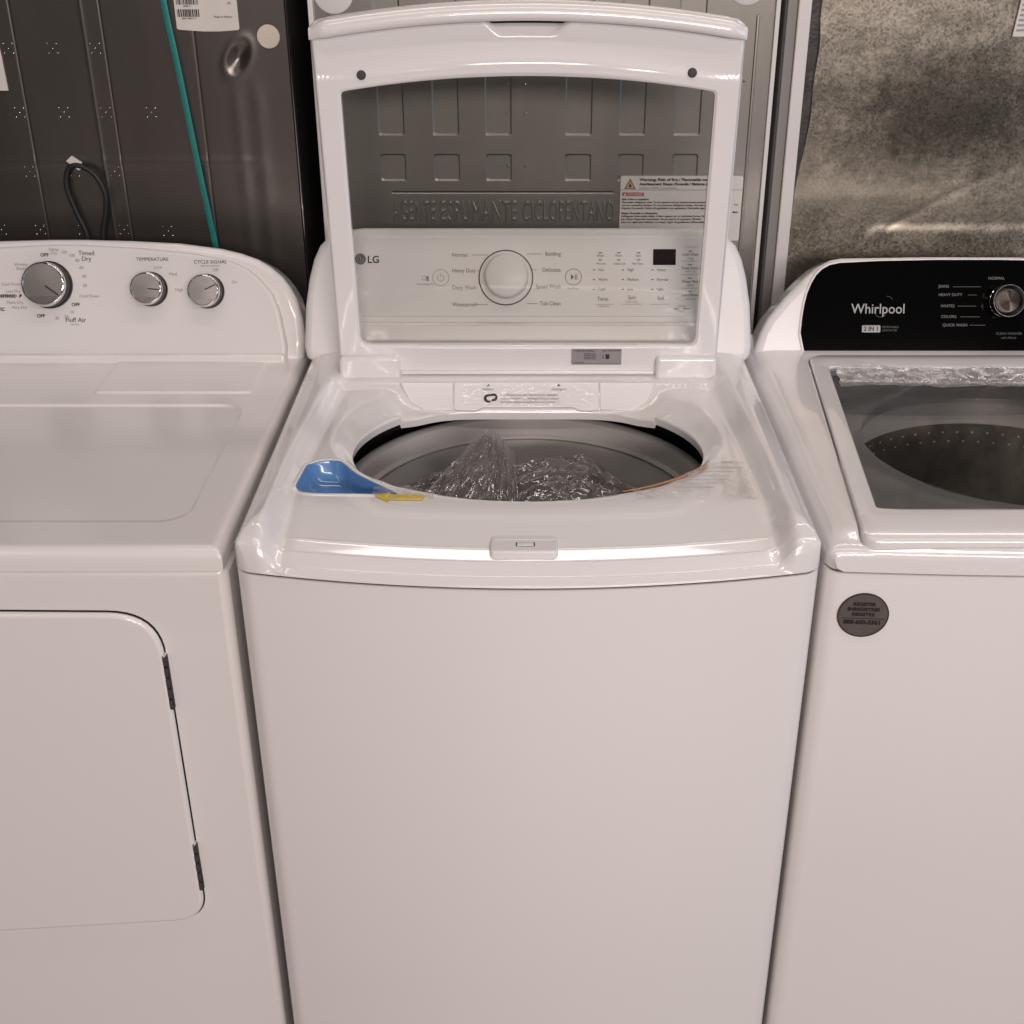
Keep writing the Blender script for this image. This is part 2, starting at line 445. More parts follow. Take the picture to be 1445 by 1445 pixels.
# edge profiles: depth in from the outline -> height
FRONT = [(0, 0.9325), (0.0010, 0.9345), (0.0060, 0.9395), (0.0085, 0.9412), (0.0205, 0.9504), (0.0225, 0.9518), (0.0250, 0.9530), (0.0420, 0.9578), (0.0450, 0.9586), (0.0480, 0.9592), (0.105, 0.9702), (0.118, 0.9716), (0.135, 0.9715), (0.22, 0.9684)]
RAIL = [(0, 0.9325), (0.001, 0.955), (0.004, 0.966), (0.010, 0.975), (0.018, 0.981), (0.030, 0.9855), (0.06, 0.988)]
RAILF = [(0, 0.9325), (0.002, 0.9555), (0.006, 0.966), (0.014, 0.972), (0.030, 0.979), (0.05, 0.984), (0.075, 0.988)]
def cover_z(x, y, d):
    ax = abs(x)
    xin = 0.306 - 0.020 * sstep(0.12, 0.56, y)
    w = sstep(xin - 0.022, xin + 0.007, ax)
    deck = interp(FRONT, y - bow(x)) if y < 0.18 else 0.9684
    if y > 0.10 and ax > 0.30: deck = min(0.9684, interp(RAIL, d))
    front_d = y - bow(x)
    rz = min(interp(RAIL, HALF - ax), interp(RAILF, front_d))
    if y > 0.62: rz = min(rz, 0.988)
    z = deck * (1 - w) + rz * w
    if y < 0.02: z += bead(x, y - bow(x))
    z -= 0.0016 * math.exp(-((ax - xin + 0.022) / 0.008) ** 2) * sstep(-0.05, 0.05, y)
    # bowl that runs down to the opening
    u = math.sqrt((x / 0.272) ** 2 + ((y - 0.31) / 0.225) ** 2)
    ry = 0.162 if y < 0.262 else 0.187
    l = math.sqrt((x / 0.234) ** 2 + ((y - 0.262) / ry) ** 2)
    if u < 1.0:
        k = (l - 1) / max(1e-4, (l - 1) + (1 - u))
        z -= 0.0125 * (1 - sstep(0, 1, k))
    elif l < 1.03:
        z -= 0.006 * (1 - (l - 1) / 0.03) if l > 1 else 0.006
    if y > 0.38:
        kx = 1 - sstep(0.150, 0.215, ax)
        zb = 0.9445 + (min(max(y, 0.4245), 0.4570) - 0.4245) * 0.985
        z = z * (1 - kx) + zb * kx if w < 0.01 else z
        z += 0.008 * sstep(0.450, 0.460, y) * (1 - w) * (1 - kx)
    return z
RIDGES = (0.0072, 0.0230, 0.0450)
def bead(x, fd):
    k = sstep(0.283, 0.270, abs(x))
    return 0.0007 * k * sum(math.exp(-((fd - r) / 0.0013) ** 2) for r in RIDGES) if k > 0 else 0.0
def groove(x): return 0.0035 * math.exp(-((abs(x) - 0.2935) / 0.0085) ** 2)
r60 = outline_ring(0.064)
def lerp_ring(a, b, t): return [((p[0] * (1 - t) + q[0] * t), (p[1] * (1 - t) + q[1] * t)) for p, q in zip(a, b)]
cv = []
for dz, sc in ((-0.013, 1.006), (-0.009, 1.003), (-0.004, 1.0005)):
    cv += [(CX + (x - CX) * sc, CY + (y - CY) * sc, cover_z(x, y, 1) + dz) for x, y in lip]
nr = 3
for t in (0.0, 0.02, 0.05, 0.1, 0.16, 0.22, 0.28, 0.34, 0.4, 0.46, 0.52, 0.58, 0.64, 0.7, 0.76, 0.82, 0.88, 0.94, 1.0):
    cv += [(x, y, cover_z(x, y, -sdf(x, y)) - (0.0015 if t == 0 else 0)) for x, y in lerp_ring(lip, r60, t)]; nr += 1
dl = [0.061, 0.058, 0.055, 0.052, 0.049, 0.0405, 0.038, 0.035, 0.0315, 0.029, 0.0275, 0.018, 0.016, 0.014, 0.012, 0.0105, 0.0030, 0.002, 0.0014, 0.0008, 0.0003]
dl += [r + q for r in (0.0072, 0.0230, 0.0450) for q in (-0.003, -0.0022, -0.0015, -0.0009, -0.0004, 0.0, 0.0004, 0.0009, 0.0015, 0.0022, 0.003)]
for d in sorted(dl, reverse=True):
    cv += [(x, y + (groove(x) if y < 0.05 else 0), cover_z(x, y, d)) for x, y in outline_ring(d)]; nr += 1
cv += [(x, y, 0.9325) for x, y in outline_ring(0.0)]; nr += 1
cv += [(x, y, 0.9315) for x, y in outline_ring(0.004)]; nr += 1
cup = round_poly([(-0.292, 0.118), (-0.288, 0.207), (-0.240, 0.214), (-0.218, 0.172), (-0.160, 0.113), (-0.150, 0.098), (-0.180, 0.101), (-0.270, 0.103)],
                 [0.02, 0.03, 0.03, 0.02, 0.02, 0.012, 0.02, 0.02], 6)
def inside(poly, x, y):
    c = False
    for i in range(len(poly)):
        (ax, ay), (bx, by) = poly[i - 1], poly[i]
        if (ay > y) != (by > y) and x < (bx - ax) * (y - ay) / (by - ay) + ax: c = not c
    return c
def offset_in(poly, d):
    out = []; m = len(poly)
    area = sum(poly[i - 1][0] * poly[i][1] - poly[i][0] * poly[i - 1][1] for i in range(m))
    sg = 1 if area > 0 else -1
    for i in range(m):
        k = 3
        t = Vector(poly[(i + k) % m]) - Vector(poly[i - k]); n = Vector((-t.y, t.x)).normalized() * sg
        out.append((poly[i][0] + n.x * d, poly[i][1] + n.y * d))
    return out
cup_in = offset_in(cup, 0.0010)
in_cup = [(-0.30 < x < -0.14 and 0.09 < y < 0.23 and z > 0.95 and inside(cup, x, y)) for x, y, z in cv]
cover = finish('top_cover', cv, [q for q in grid_faces(nr, NA, True) if not (all(in_cup[i] for i in q) or (any(in_cup[i] for i in q) and inside(cup_in, sum(cv[i][0] for i in q) / 4, sum(cv[i][1] for i in q) / 4)))], 'white_plastic', W, smooth=70)
# cabinet
cb = []; NRc = 0
for d, z in ((0.012, 0.925), (0.0026, 0.9292), (0.0012, 0.9286), (0.0006, 0.9265), (0.0006, 0.30), (0.0006, 0.03), (0.02, 0.02), (0.02, 0.0)):
    cb += [(x, y, z) for x, y in outline_ring(d)]; NRc += 1
cabf = grid_faces(NRc, NA, True) + [tuple((NRc - 1) * NA + k for k in range(NA))]
cabinet = finish('cabinet', cb, [tuple(reversed(q)) for q in cabf], 'white_enamel', W, smooth=50)

# dispenser drawer and flanking rear wall of the opening
dfr = Frame((0, 0.4245, 0.9445), 45.5)
drawer = prism('dispenser_drawer', 'white_plastic', W, dfr,
      [(-0.1085, 0.0005), (-0.0765, -0.0005), (-0.0655, 0.0050), (0.0655, 0.0050), (0.0765, -0.0005), (0.1035, 0.0005), (0.1035, 0.0452), (-0.1085, 0.0452)], -0.006, 0.0035, 0.0012, 2)
for sg in (-1, 1):
    xa = -0.1100 if sg < 0 else 0.1050
    pts = [(xa, 0.0015), (sg * 0.152, 0.0015), (sg * 0.172, 0.014), (sg * 0.188, 0.0452), (xa, 0.0452)]
    prism('rear_wall', 'white_plastic', W, dfr, pts if sg > 0 else list(reversed(pts)), -0.006, 0.0025, 0.0012, 2)
p = Print(dfr, 0.0041)
p.text('Softener', -0.058, 0.0335, 0.0050, 'CENTER').text('Detergent', 0.045, 0.0335, 0.0050, 'CENTER')
p.build('lettering', 'light_print', drawer)
p = Print(dfr, 0.0041)
for x in (-0.058, 0.045): p.poly([(x - 0.0022, 0.0385), (x + 0.0022, 0.0385), (x, 0.0420)])
p.build('arrow_mark', 'dark_print', drawer)
p = Print(dfr, 0.0041)
p.ring(-0.0575, 0.0190, 0.0030, 0.0070, 60, 300).ring(-0.0505, 0.0205, 0.0026, 0.0062, -120, 150)
p.build('emblem', 'dark_print', drawer, True)
p = Print(dfr, 0.0041)
for k, b in enumerate(('Use HE detergent only. Max fill line for detergent', 'Utilisez uniquement un detergent HE pour laveuse', 'Seulement detergent liquide dans le compartiment')):
    p.text(b, -0.040, 0.0245 - 0.0056 * k, 0.0052, sx=0.80)
p.build('lettering', 'light_print', drawer)
# clear protective film wrinkled over the drawer
fv = []; NXF, NZF = 60, 14
for j in range(NZF):
    for i in range(NXF):
        x = -0.095 + 0.19 * i / (NXF - 1); z = 0.007 + 0.034 * j / (NZF - 1)
        h = 0.0052 + 0.0035 * max(0, noise.noise(Vector((x * 26, z * 60 + x * 22, 3.1)))) + 0.0008 * noise.noise(Vector((x * 90, z * 140, 0)))
        fv.append(tuple(dfr.pt(x, z, h)))
finish('film_sheet', fv, grid_faces(NZF, NXF), 'clear_sheet', drawer, smooth=180)

# latch
lfr = Frame((-0.004, 0, 0), 90)
latch = prism('lid_latch', 'satin_plastic', W, lfr, rrect(-0.0400, 0.0385, -0.0215, 0.0185, 0.006), 0.9480, 0.9626, 0.0025, 3)
prism('latch_slot', 'dark_print', latch, lfr, rrect(-0.0100, 0.0120, -0.0095, -0.0005, 0.0008), 0.9615, 0.96285, 0)
prism('latch_hook', 'white_plastic', latch, lfr, rrect(-0.0087, 0.0107, -0.0086, -0.0016, 0.0006), 0.9615, 0.9636, 0.0006, 2)
prism('latch_recess', 'satin_plastic', latch, lfr, rrect(-0.0370, 0.0355, 0.0055, 0.0160, 0.004), 0.957, 0.9631, 0.0004, 1)

# bleach cup: a blue dish let into the deck
def dish(name, outline, depth, material, parent):
    v = []; m = len(outline)
    c = Vector((sum(p[0] for p in outline) / m, sum(p[1] for p in outline) / m))
    prof = ((0.0034, 0.0008, 0), (0.0040, 0.0006, 0), (0.0046, -0.0015, 0), (0.0050, -0.005, 0.02), (0.0050, -depth * 0.45, 0.07), (0.0050, -depth * 0.80, 0.15), (0.0050, -depth * 0.96, 0.24), (0.0050, -depth, 0.36))
    for d, dz, k in prof:
        for p, q in zip(outline, offset_in(outline, d)):
            q = Vector(q).lerp(c, k)
            v.append((q.x, q.y, cover_z(p[0], p[1], 1) + dz if dz > -0.002 else 0.9684 + dz))
    v += [tuple(c) + (0.9684 - depth,)]
    f = grid_faces(len(prof), m, True); b = (len(prof) - 1) * m
    f += [(b + k, b + (k + 1) % m, len(v) - 1) for k in range(m)]
    return finish(name, v, f, material, parent, smooth=60)
# tub seen through the opening
TF = Frame((0, 0.272, 0), 90)
ringo = lathe('balance_ring', 'tub_plastic', W, TF, 0, 0, [(0.262, 0.8800), (0.258, 0.8950), (0.246, 0.8985), (0.240, 0.8950), (0.238, 0.8720), (0.2385, 0.8700), (0.234, 0.8685), (0.2325, 0.8655), (0.234, 0.8625), (0.238, 0.8610),
                                                     (0.236, 0.8360), (0.235, 0.8160), (0.238, 0.8145), (0.238, 0.8100), (0.226, 0.8070), (0.228, 0.8000)], 128, 50, False)
lathe('wash_basket', 'basket_steel', W, TF, 0, 0, [(0.240, 0.815), (0.246, 0.80), (0.246, 0.50), (0.20, 0.46), (0.0001, 0.45)], 96, 50, False)
lathe('outer_tub', 'void_black', W, TF, 0, 0, [(0.310, 0.925), (0.310, 0.40), (0.0001, 0.39)], 64, 50, False)

# ---- lid
LY = 0.490
LF = Frame((0, LY, 0), 0)
def arc_top(x): return 1.4945 - 0.0240 * (abs(x) / 0.283) ** 2
def lid_outer():
    pts = []
    n = 40
    pts += [(-0.2800, 0.969), (0.2800, 0.969)]
    pts += [(0.2880, 1.455), (0.2865, 1.466), (0.2800, arc_top(0.28))]
    pts += [(0.27 - 0.54 * k / n, arc_top(0.27 - 0.54 * k / n)) for k in range(n + 1)]
    pts += [(-0.2800, arc_top(0.28)), (-0.2865, 1.466), (-0.2880, 1.455)]
    return pts
def lid_inner():
    n = 40
    a = [(-0.2470, 1.0215), (0.2470, 1.0215)]
    b = [(0.2520 - 0.504 * k / n, 1.4020 - 0.0205 * ((0.2520 - 0.504 * k / n) / 0.252) ** 2) for k in range(n + 1)]
    pts = a + b
    rr = [0.014, 0.014, 0.014] + [0.0001] * (n - 1) + [0.014]
    return round_poly(pts, rr, 5)
def dir_sample(poly, c, n):
    out = []
    m = len(poly)
    for k in range(n):
        t = 2 * math.pi * k / n; dx, dy = math.cos(t), math.sin(t); best = None
        for i in range(m):
            ax, ay = poly[i][0] - c[0], poly[i][1] - c[1]; bx, by = poly[(i + 1) % m][0] - c[0], poly[(i + 1) % m][1] - c[1]
            ex, ey = bx - ax, by - ay; den = dx * ey - dy * ex
            if abs(den) < 1e-12: continue
            r = (ax * ey - ay * ex) / den; u = (ax * dy - ay * dx) / den
            if r > 0 and -1e-6 <= u <= 1 + 1e-6 and (best is None or r > best): best = r
        out.append((c[0] + dx * best, c[1] + dy * best))
    return out
LC = (0.0, 1.22); NL = 600
Lo = dir_sample(lid_outer(), LC, NL); Li = dir_sample(lid_inner(), LC, NL)
def lid_h(x, z, t, wdt):
    """height of the inner face of the lid frame (towards the camera)"""
    h = 0.0
    di = t * wdt; do = (1 - t) * wdt
    h -= 0.006 * (1 - sstep(0, 0.007, do)) ** 2
    h -= 0.0025 * (1 - sstep(0, 0.004, di))
    if z > 1.40:                                        # three fine ribs above the window
        for dd in (0.0065, 0.0105, 0.0150):
            h += 0.0009 * math.exp(-((di - dd) / 0.0011) ** 2) * sstep(0.27, 0.20, abs(x))
        # gentle hollow of the handle strip
        h -= 0.0015 * math.sin(math.pi * min(1, max(0, (di - 0.02) / 0.052)))
    # finger scoop
    zt = arc_top(x) - 0.021
    k = (z - (zt - 0.021)) / 0.021
    if 0 < k < 1.3:
        half = 0.039 + 0.018 * min(1, k)
        e = sstep(half + 0.004, half - 0.012, abs(x + 0.001))
        h -= 0.016 * min(1, k) * e
    return h
lv = []; rows = 0
NT = 44
for dh in (-0.014, -0.008):
    lv += [tuple(LF.pt(x, z, dh)) for x, z in Li]; rows += 1
for j in range(NT + 1):
    t = j / NT
    for (ax, az), (bx, bz) in zip(Li, Lo):
        wdt = math.hypot(bx - ax, bz - az); x = ax + (bx - ax) * t; z = az + (bz - az) * t
        lv.append(tuple(LF.pt(x, z, lid_h(x, z, t, wdt))))
    rows += 1
for dh in (-0.024, -0.030):
    k = 1.0 if dh > -0.03 else 0.992
    lv += [tuple(LF.pt(LC[0] + (x - LC[0]) * k, LC[1] + (z - LC[1]) * k, dh)) for x, z in Lo]; rows += 1
lf = grid_faces(rows, NL, True)
lf += [((rows - 1) * NL + k, (rows - 1) * NL + (k + 1) % NL, (k + 1) % NL, k) for k in range(NL)]
lid = finish('lid', lv, lf, 'white_plastic', W, smooth=55)
# rolled front edge of the lid
ev = []; er = 0
xs = [-0.2885, -0.287, -0.283] + [-0.275 + 0.55 * k / 60 for k in range(61)] + [0.283, 0.287, 0.2885]
prof = [(-0.0210, 0.000), (-0.0225, 0.004), (-0.0220, 0.009), (-0.0190, 0.0125), (-0.0125, 0.0135), (-0.0060, 0.0110), (-0.0015, 0.0060), (0.0005, -0.002), (0.0005, -0.026), (-0.0210, -0.026)]
for x in xs:
    e = 1 - sstep(0.268, 0.2895, abs(x)) * 0.75
    z0 = arc_top(min(abs(x), 0.283)) - 0.004 * sstep(0.272, 0.2885, abs(x))
    for s, h in prof:
        ss = -0.011 + (s + 0.011) * (0.55 + 0.45 * e)
        ev.append(tuple(LF.pt(x, z0 + ss, h * e if h > 0 else h)))
P_ = len(prof)
ef = [(i * P_ + k, (i + 1) * P_ + k, (i + 1) * P_ + (k + 1) % P_, i * P_ + (k + 1) % P_) for i in range(len(xs) - 1) for k in range(P_)]
ef += [tuple(range(P_)), tuple(reversed([(len(xs) - 1) * P_ + k for k in range(P_)]))]
edge = finish('lid_edge', ev, ef, 'white_plastic', lid, smooth=50)
prism('window_pane', 'lid_glass', lid, LF, [((x - LC[0]) * 1.012 + LC[0], (z - LC[1]) * 1.012 + LC[1]) for x, z in lid_inner()], -0.0125, -0.0095)
ns = [(-0.0580 + 0.114 * k / 20) for k in range(21)]
prism('scoop_shade', 'void_black', lid, LF, [(x, arc_top(x) - 0.0262) for x in ns[1:-1]] + [(x, arc_top(x) - 0.0215) for x in reversed(ns)], -0.02, -0.0075)  # black strip stands in for the shade at the top of the scoop
for x, z in ((-0.2224, 1.4035), (0.2193, 1.4065)):
    lathe('bumper', 'rubber_grey', lid, LF, x, z, [(0.0062, -0.006), (0.0062, 0.0015), (0.0050, 0.0028), (0.0001, 0.0032)], 24, 40, False)
for x0, x1 in ((-0.2795, -0.1895), (0.1890, 0.2795)):
    prism('hinge_cover', 'white_plastic', lid, LF, rrect(x0, x1, 0.9665, 1.0075, 0.007), -0.020, 0.012, 0.006, 4)
for z0, z1, h in ((0.9695, 0.9760, 0.0060), (0.9775, 0.9835, 0.0040)):
    prism('lid_rib', 'white_plastic', lid, LF, [(-0.1885, z0), (0.1880, z0), (0.1880, z1), (-0.1885, z1)], -0.002, h, 0.0018, 3)
lab = prism('silver_sticker', 'silver_label', lid, LF, rrect(0.0645, 0.1385, 0.9925, 1.0170, 0.0008, 2), -0.001, 0.0012)
lab['label'] = 'small silver information sticker'
p = Print(LF, 0.0014)
p.rect(0.0655, 0.1375, 0.9934, 0.9938).text('MODEL NO. MODELE', 0.0690, 1.0140, 0.0030).text('SCAN FOR SUPPORT', 0.1095, 1.0142, 0.0030)
for k in range(4): p.text('Assembled washer', 0.0830, 1.0095 - 0.0026 * k, 0.0026, sx=0.9)
p.ring(0.1135, 1.0050, 0.0026, 0.0034, 120, 250).poly(rrect(0.1150, 0.1205, 1.0015, 1.0090, 0.0008, 2))
p.text('serial number', 0.0690, 0.9960, 0.0026)
p.build('lettering', 'dark_print', lab)

# ---- console behind the lid
CT = 20
CF = Frame((0, 0.555, 0.985), CT)
half = [(0.3400, -0.012), (0.3440, 0.010), (0.3405, 0.074), (0.3340, 0.115), (0.3265, 0.143), (0.3170, 0.163), (0.3040, 0.176), (0.2850, 0.1855), (0.25, 0.1895)]
outl = half + [(-x, s) for x, s in reversed(half)]
console = prism('control_console', 'satin_plastic', W, CF, outl, -0.085, 0.0, 0.012, 5, 40)
fas = prism('control_panel', 'fascia_white', console, CF, rrect(-0.288, 0.288, 0.0560, 0.1735, 0.004), -0.003, 0.0015, 0.0008, 2)
prism('console_sill', 'white_plastic', console, CF, rrect(-0.286, 0.286, -0.008, 0.0475, 0.006), -0.004, 0.012, 0.007, 4)
p = Print(CF, 0.0018)
for b, s in (('Normal', .1485), ('Heavy Duty', .1251), ('Deep Wash', .0997), ('Waterproof', .0741)):
    p.text(b, -0.1155, s, 0.0088, sx=0.86)
for b, s in (('Bedding', .1500), ('Delicates', .1262), ('Speed Wash', .1010), ('Tub Clean', .0757)):
    p.text(b, 0.0500, s, 0.0088, 'RIGHT', sx=0.86)
p.text('Temp.', 0.1146, 0.0826, 0.0080, 'CENTER', sx=.9).text('Spin', 0.1585, 0.0850, 0.0080, 'CENTER', sx=.9).text('Soil', 0.2022, 0.0836, 0.0080, 'CENTER', sx=.9)
for j, (x, ws) in enumerate(((0.1070, ('Hot', 'Warm', 'Cold')), (0.1510, ('High', 'Medium', 'Low')), (0.1960, ('Heavy', 'Normal', 'Light')))):
    for k, b in enumerate(ws): p.text(b, x, 0.1262 - 0.0145 * k, 0.0060, sx=.9)
for x, b in ((0.1098, 'Wash'), (0.1378, 'Rinse'), (0.1679, 'Spin')): p.text(b, x, 0.1475, 0.0046, 'CENTER')
for x, b in ((0.1110, 'Fill Lock'), (0.1390, 'Child Lock'), (0.1665, 'Tub Clean')): p.text(b, x, 0.1355, 0.0042, 'CENTER')
for k, b in enumerate(('Cold Wash', 'Deep Rinse', 'Water Plus', 'Extra Rinse')):
    p.text(b, 0.2464, 0.1492 - 0.0202 * k, 0.0060, 'CENTER', sx=.92)
p.build('lettering', 'grey_print', fas)
p = Print(CF, 0.0018)
L_ = 0.00045
for s, x0, x1, kx in ((.1485, -0.086, -0.061, -0.056), (.0741, -0.080, -0.061, -0.056)):
    p.rect(x0, x1, s - L_, s + L_)
for s, x0, x1 in ((.1251, -0.0765, -0.0750), (.0997, -0.0775, -0.0755), (.1262, 0.0060, 0.0135), (.1500, -0.0020, 0.0215), (.0757, -0.0020, 0.0150)):
    p.rect(x0, x1, s - L_, s + L_)
for x0, x1, s in ((0.1040, 0.1300, 0.0745), (0.1430, 0.1740, 0.0748), (0.1870, 0.2160, 0.0748), (0.2360, 0.2590, 0.1605), (0.2330, 0.2590, 0.1395), (0.2330, 0.2590, 0.1190), (0.2330, 0.2590, 0.0990)):
    p.rect(x0, x1, s - 0.0003, s + 0.0003)
for x, s, b in ((0.1160, 0.0715, 'child lock'), (0.1585, 0.0785, 'rinse + spin'), (0.2470, 0.1440, 'energy'), (0.2475, 0.1238, 'hold 3 sec'), (0.2475, 0.1035, 'option'), (0.2475, 0.0830, 'hold 3 sec'), (-0.1565, 0.1050, 'Smart Diagnosis'), (0.0691, 0.0985, 'Start/Pause'), (0.2349, 0.0722, 'Inverter'), (0.2349, 0.0640, 'Motor')):
    p.text(b, x, s, 0.0040, 'CENTER')
p.ring(-0.1580, 0.1140, 0.0026, 0.0034).poly(rrect(-0.1545, -0.1508, 0.1095, 0.1170, 0.0006, 2))
p.ring(-0.1327, 0.1145, 0.0118, 0.0126).ring(-0.1327, 0.1145, 0.0046, 0.0054, 120, 420).rect(-0.1331, -0.1323, 0.1150, 0.1210)
p.build('printed_line', 'light_print', fas)
p = Print(CF, 0.0018)
p.ring(0.0691, 0.1156, 0.0118, 0.0126).poly([(0.0655, 0.1112), (0.0700, 0.1156), (0.0655, 0.1200)]).rect(0.0715, 0.0725, 0.1115, 0.1197).rect(0.0740, 0.0750, 0.1115, 0.1197)
p.rect(0.2235, 0.2300, 0.0670, 0.0684).rect(0.2370, 0.2465, 0.0670, 0.0684)
p.build('printed_symbol', 'grey_print', fas)
p = Print(CF, 0.0020)
for x in (0.1098, 0.1378, 0.1679):
    p.rect(x - 0.0026, x + 0.0026, 0.1511, 0.1525); p.rect(x - 0.0026, x + 0.0026, 0.1405, 0.1418)
for x in (0.1003, 0.1445, 0.1895):
    for k in range(3): p.rect(x - 0.0018, x + 0.0018, 0.1256 - 0.0145 * k, 0.1268 - 0.0145 * k)
for k in range(4): p.rect(0.2438, 0.2490, 0.1536 - 0.0202 * k, 0.1548 - 0.0202 * k)
p.build('indicator_light', 'indicator', fas)
prism('display', 'black_gloss', fas, CF, rrect(0.1900, 0.2245, 0.1335, 0.1572, 0.0008, 2), 0.0, 0.0022)
dial = lathe('selector_dial', 'satin_plastic', fas, CF, -0.0325, 0.1165, [(0.0335, 0.001), (0.0330, 0.010), (0.0322, 0.0205), (0.0308, 0.0228), (0.0285, 0.0236), (0.0001, 0.0238)], 96, 50, False)
lathe('dial_bezel', 'chrome', fas, CF, -0.0335, 0.1145, [(0.0418, 0.001), (0.0416, 0.0030), (0.0405, 0.0034), (0.0397, 0.0028), (0.0395, 0.0012)], 96, 40, False)
p = Print(CF, 0.0036); p.ring(-0.0335, 0.1145, 0.0400, 0.0417, n=96); p.build('dial_ring', 'dark_print', fas)
p = Print(CF, 0.0018); p.text('LG', -0.2440, 0.1412, 0.0150, bold=0.00035); p.build('lettering', 'dark_print', fas)
p = Print(CF, 0.0018); p.poly(circle(-0.2543, 0.1425, 0.0083, 32)); em = p.build('brand_emblem', 'grey_print', fas)
p = Print(CF, 0.0024); p.ring(-0.2543, 0.1425, 0.0052, 0.0062, 90, 360).rect(-0.2549, -0.2537, 0.1400, 0.1465).rect(-0.2549, -0.2515, 0.1396, 0.1406).rect(-0.2520, -0.2485, 0.1420, 0.1429)
p.poly(circle(-0.2568, 0.1452, 0.0009, 10)); p.build('emblem_face', 'light_print', em, True)

bc = dish('bleach_cup', cup, 0.028, 'blue_plastic', W)
rv = []
for d, dz in ((-0.0030, -0.0006), (-0.0020, 0.0006), (0.0, 0.0013), (0.0026, 0.0013), (0.0038, 0.0007), (0.0042, -0.0008)):
    for p_, q_ in zip(cup, offset_in(cup, d)): rv.append((q_[0], q_[1], cover_z(p_[0], p_[1], 1) + dz))
finish('cup_rim', rv, grid_faces(6, len(cup), True), 'white_plastic', bc, smooth=70)

# ---- film wrapped bundle lying in the basket
def bundle_mesh(name, seed, lift, amp, material, parent, n=150):
    v = []
    for j in range(n):
        for i in range(n):
            x = -0.20 + 0.40 * i / (n - 1); y = 0.075 + 0.40 * j / (n - 1)
            dx = x + 0.052
            a = 0.945 - 0.70 * math.sqrt((dx * (1.0 if dx < 0 else 2.2)) ** 2 + ((y - 0.325) * (0.55 if y < 0.325 else 2.0)) ** 2)
            q = math.hypot((x - 0.045) / 0.125, (y - 0.275) / 0.15)
            b = 0.912 - 0.070 * q ** 3.0
            q2 = math.hypot((x + 0.03) / 0.15, (y - 0.24) / 0.17)
            c = 0.890 - 0.06 * q2 ** 4
            z = max(a, b, c)
            z = max(z, 0.70)
            # crumple: pleats that run up towards the tip, plus facets
            ca, sa = math.cos(R(38)), math.sin(R(38))
            u = (x * ca + y * sa); w = (-x * sa + y * ca)
            pl = abs(noise.noise(Vector((u * 9, w * 45, seed)))) + 0.4 * abs(noise.noise(Vector((u * 22, w * 95, seed + 4))))
            fc = abs(noise.noise(Vector((x * 20, y * 26, seed + 9)))) + 0.4 * abs(noise.noise(Vector((x * 44, y * 60, seed + 2))))
            mixw = sstep(0.0, 0.09, x)
            z += lift + amp * ((pl - 0.35) * (1 - mixw) + (fc - 0.35) * mixw)
            v.append((x, y, z))
    f = []
    for q in grid_faces(n, n):
        c = [sum(v[i][k] for i in q) / 4 for k in range(3)]
        if math.hypot(c[0], c[1] - 0.272) < 0.222 and c[2] > 0.712: f.append(q)
    used = sorted({i for q in f for i in q}); ix = {k: i for i, k in enumerate(used)}
    return finish(name, [v[k] for k in used], [tuple(ix[i] for i in q) for q in f], material, parent, smooth=32)
B = thing('plastic_bundle', (0.0, 0.27, 0.72), 'crumpled clear plastic film wrapped round parts inside the open washer drum', 'plastic wrap')
bundle_mesh('wrapped_parts', 2.0, -0.016, 0.016, 'wrapped_bundle', B, 110)
bundle_mesh('film_wrap', 11.0, -0.002, 0.026, 'clear_film', B, 150)
bundle_mesh('film_wrap', 27.0, 0.003, 0.030, 'clear_film', B, 150)
def film_fan(tip, base, seed, pleat, nu=26, nv=84):
    """gathered film: pleats that run from a pinched tip down to a wide foot"""
    bs = spline(base, 12); v = []
    for i in range(nu):
        u = i / (nu - 1)
        for j in range(nv):
            t = j / (nv - 1); b = bs[min(len(bs) - 1, int(t * (len(bs) - 1)))]
            tp = Vector(tip) + Vector((0.036 * (t - 0.12), -0.010 * t, -0.026 * t * t))
            p = tp.lerp(b, u ** 0.9)
            a = pleat * (0.25 + u)
            n1 = 1.6 * abs(noise.noise(Vector((t * 10, u * 1.3, seed)))) - 0.4; n2 = 1.2 * abs(noise.noise(Vector((t * 24, u * 3.0, seed + 3)))) - 0.4
            p += Vector((0.35 * n2, -0.5 * n1, 0.9 * n1 + 0.6 * n2)) * a + Vector((0, 0, 0.004 * noise.noise(Vector((t * 9, u * 14, seed)))))
            v.append(tuple(p))
    return finish('film_pleats', v, grid_faces(nu, nv), 'clear_film', B, smooth=30)
film_fan((-0.0545, 0.335, 0.958), [(-0.146, 0.225, 0.905), (-0.128, 0.170, 0.902), (-0.090, 0.135, 0.900), (-0.055, 0.120, 0.898), (-0.025, 0.125, 0.895), (-0.005, 0.140, 0.892)], 5.0, 0.0095)
film_fan((-0.0500, 0.338, 0.950), [(-0.135, 0.250, 0.890), (-0.105, 0.190, 0.900), (-0.060, 0.150, 0.905), (-0.030, 0.155, 0.902), (-0.010, 0.180, 0.900)], 15.0, 0.0100)

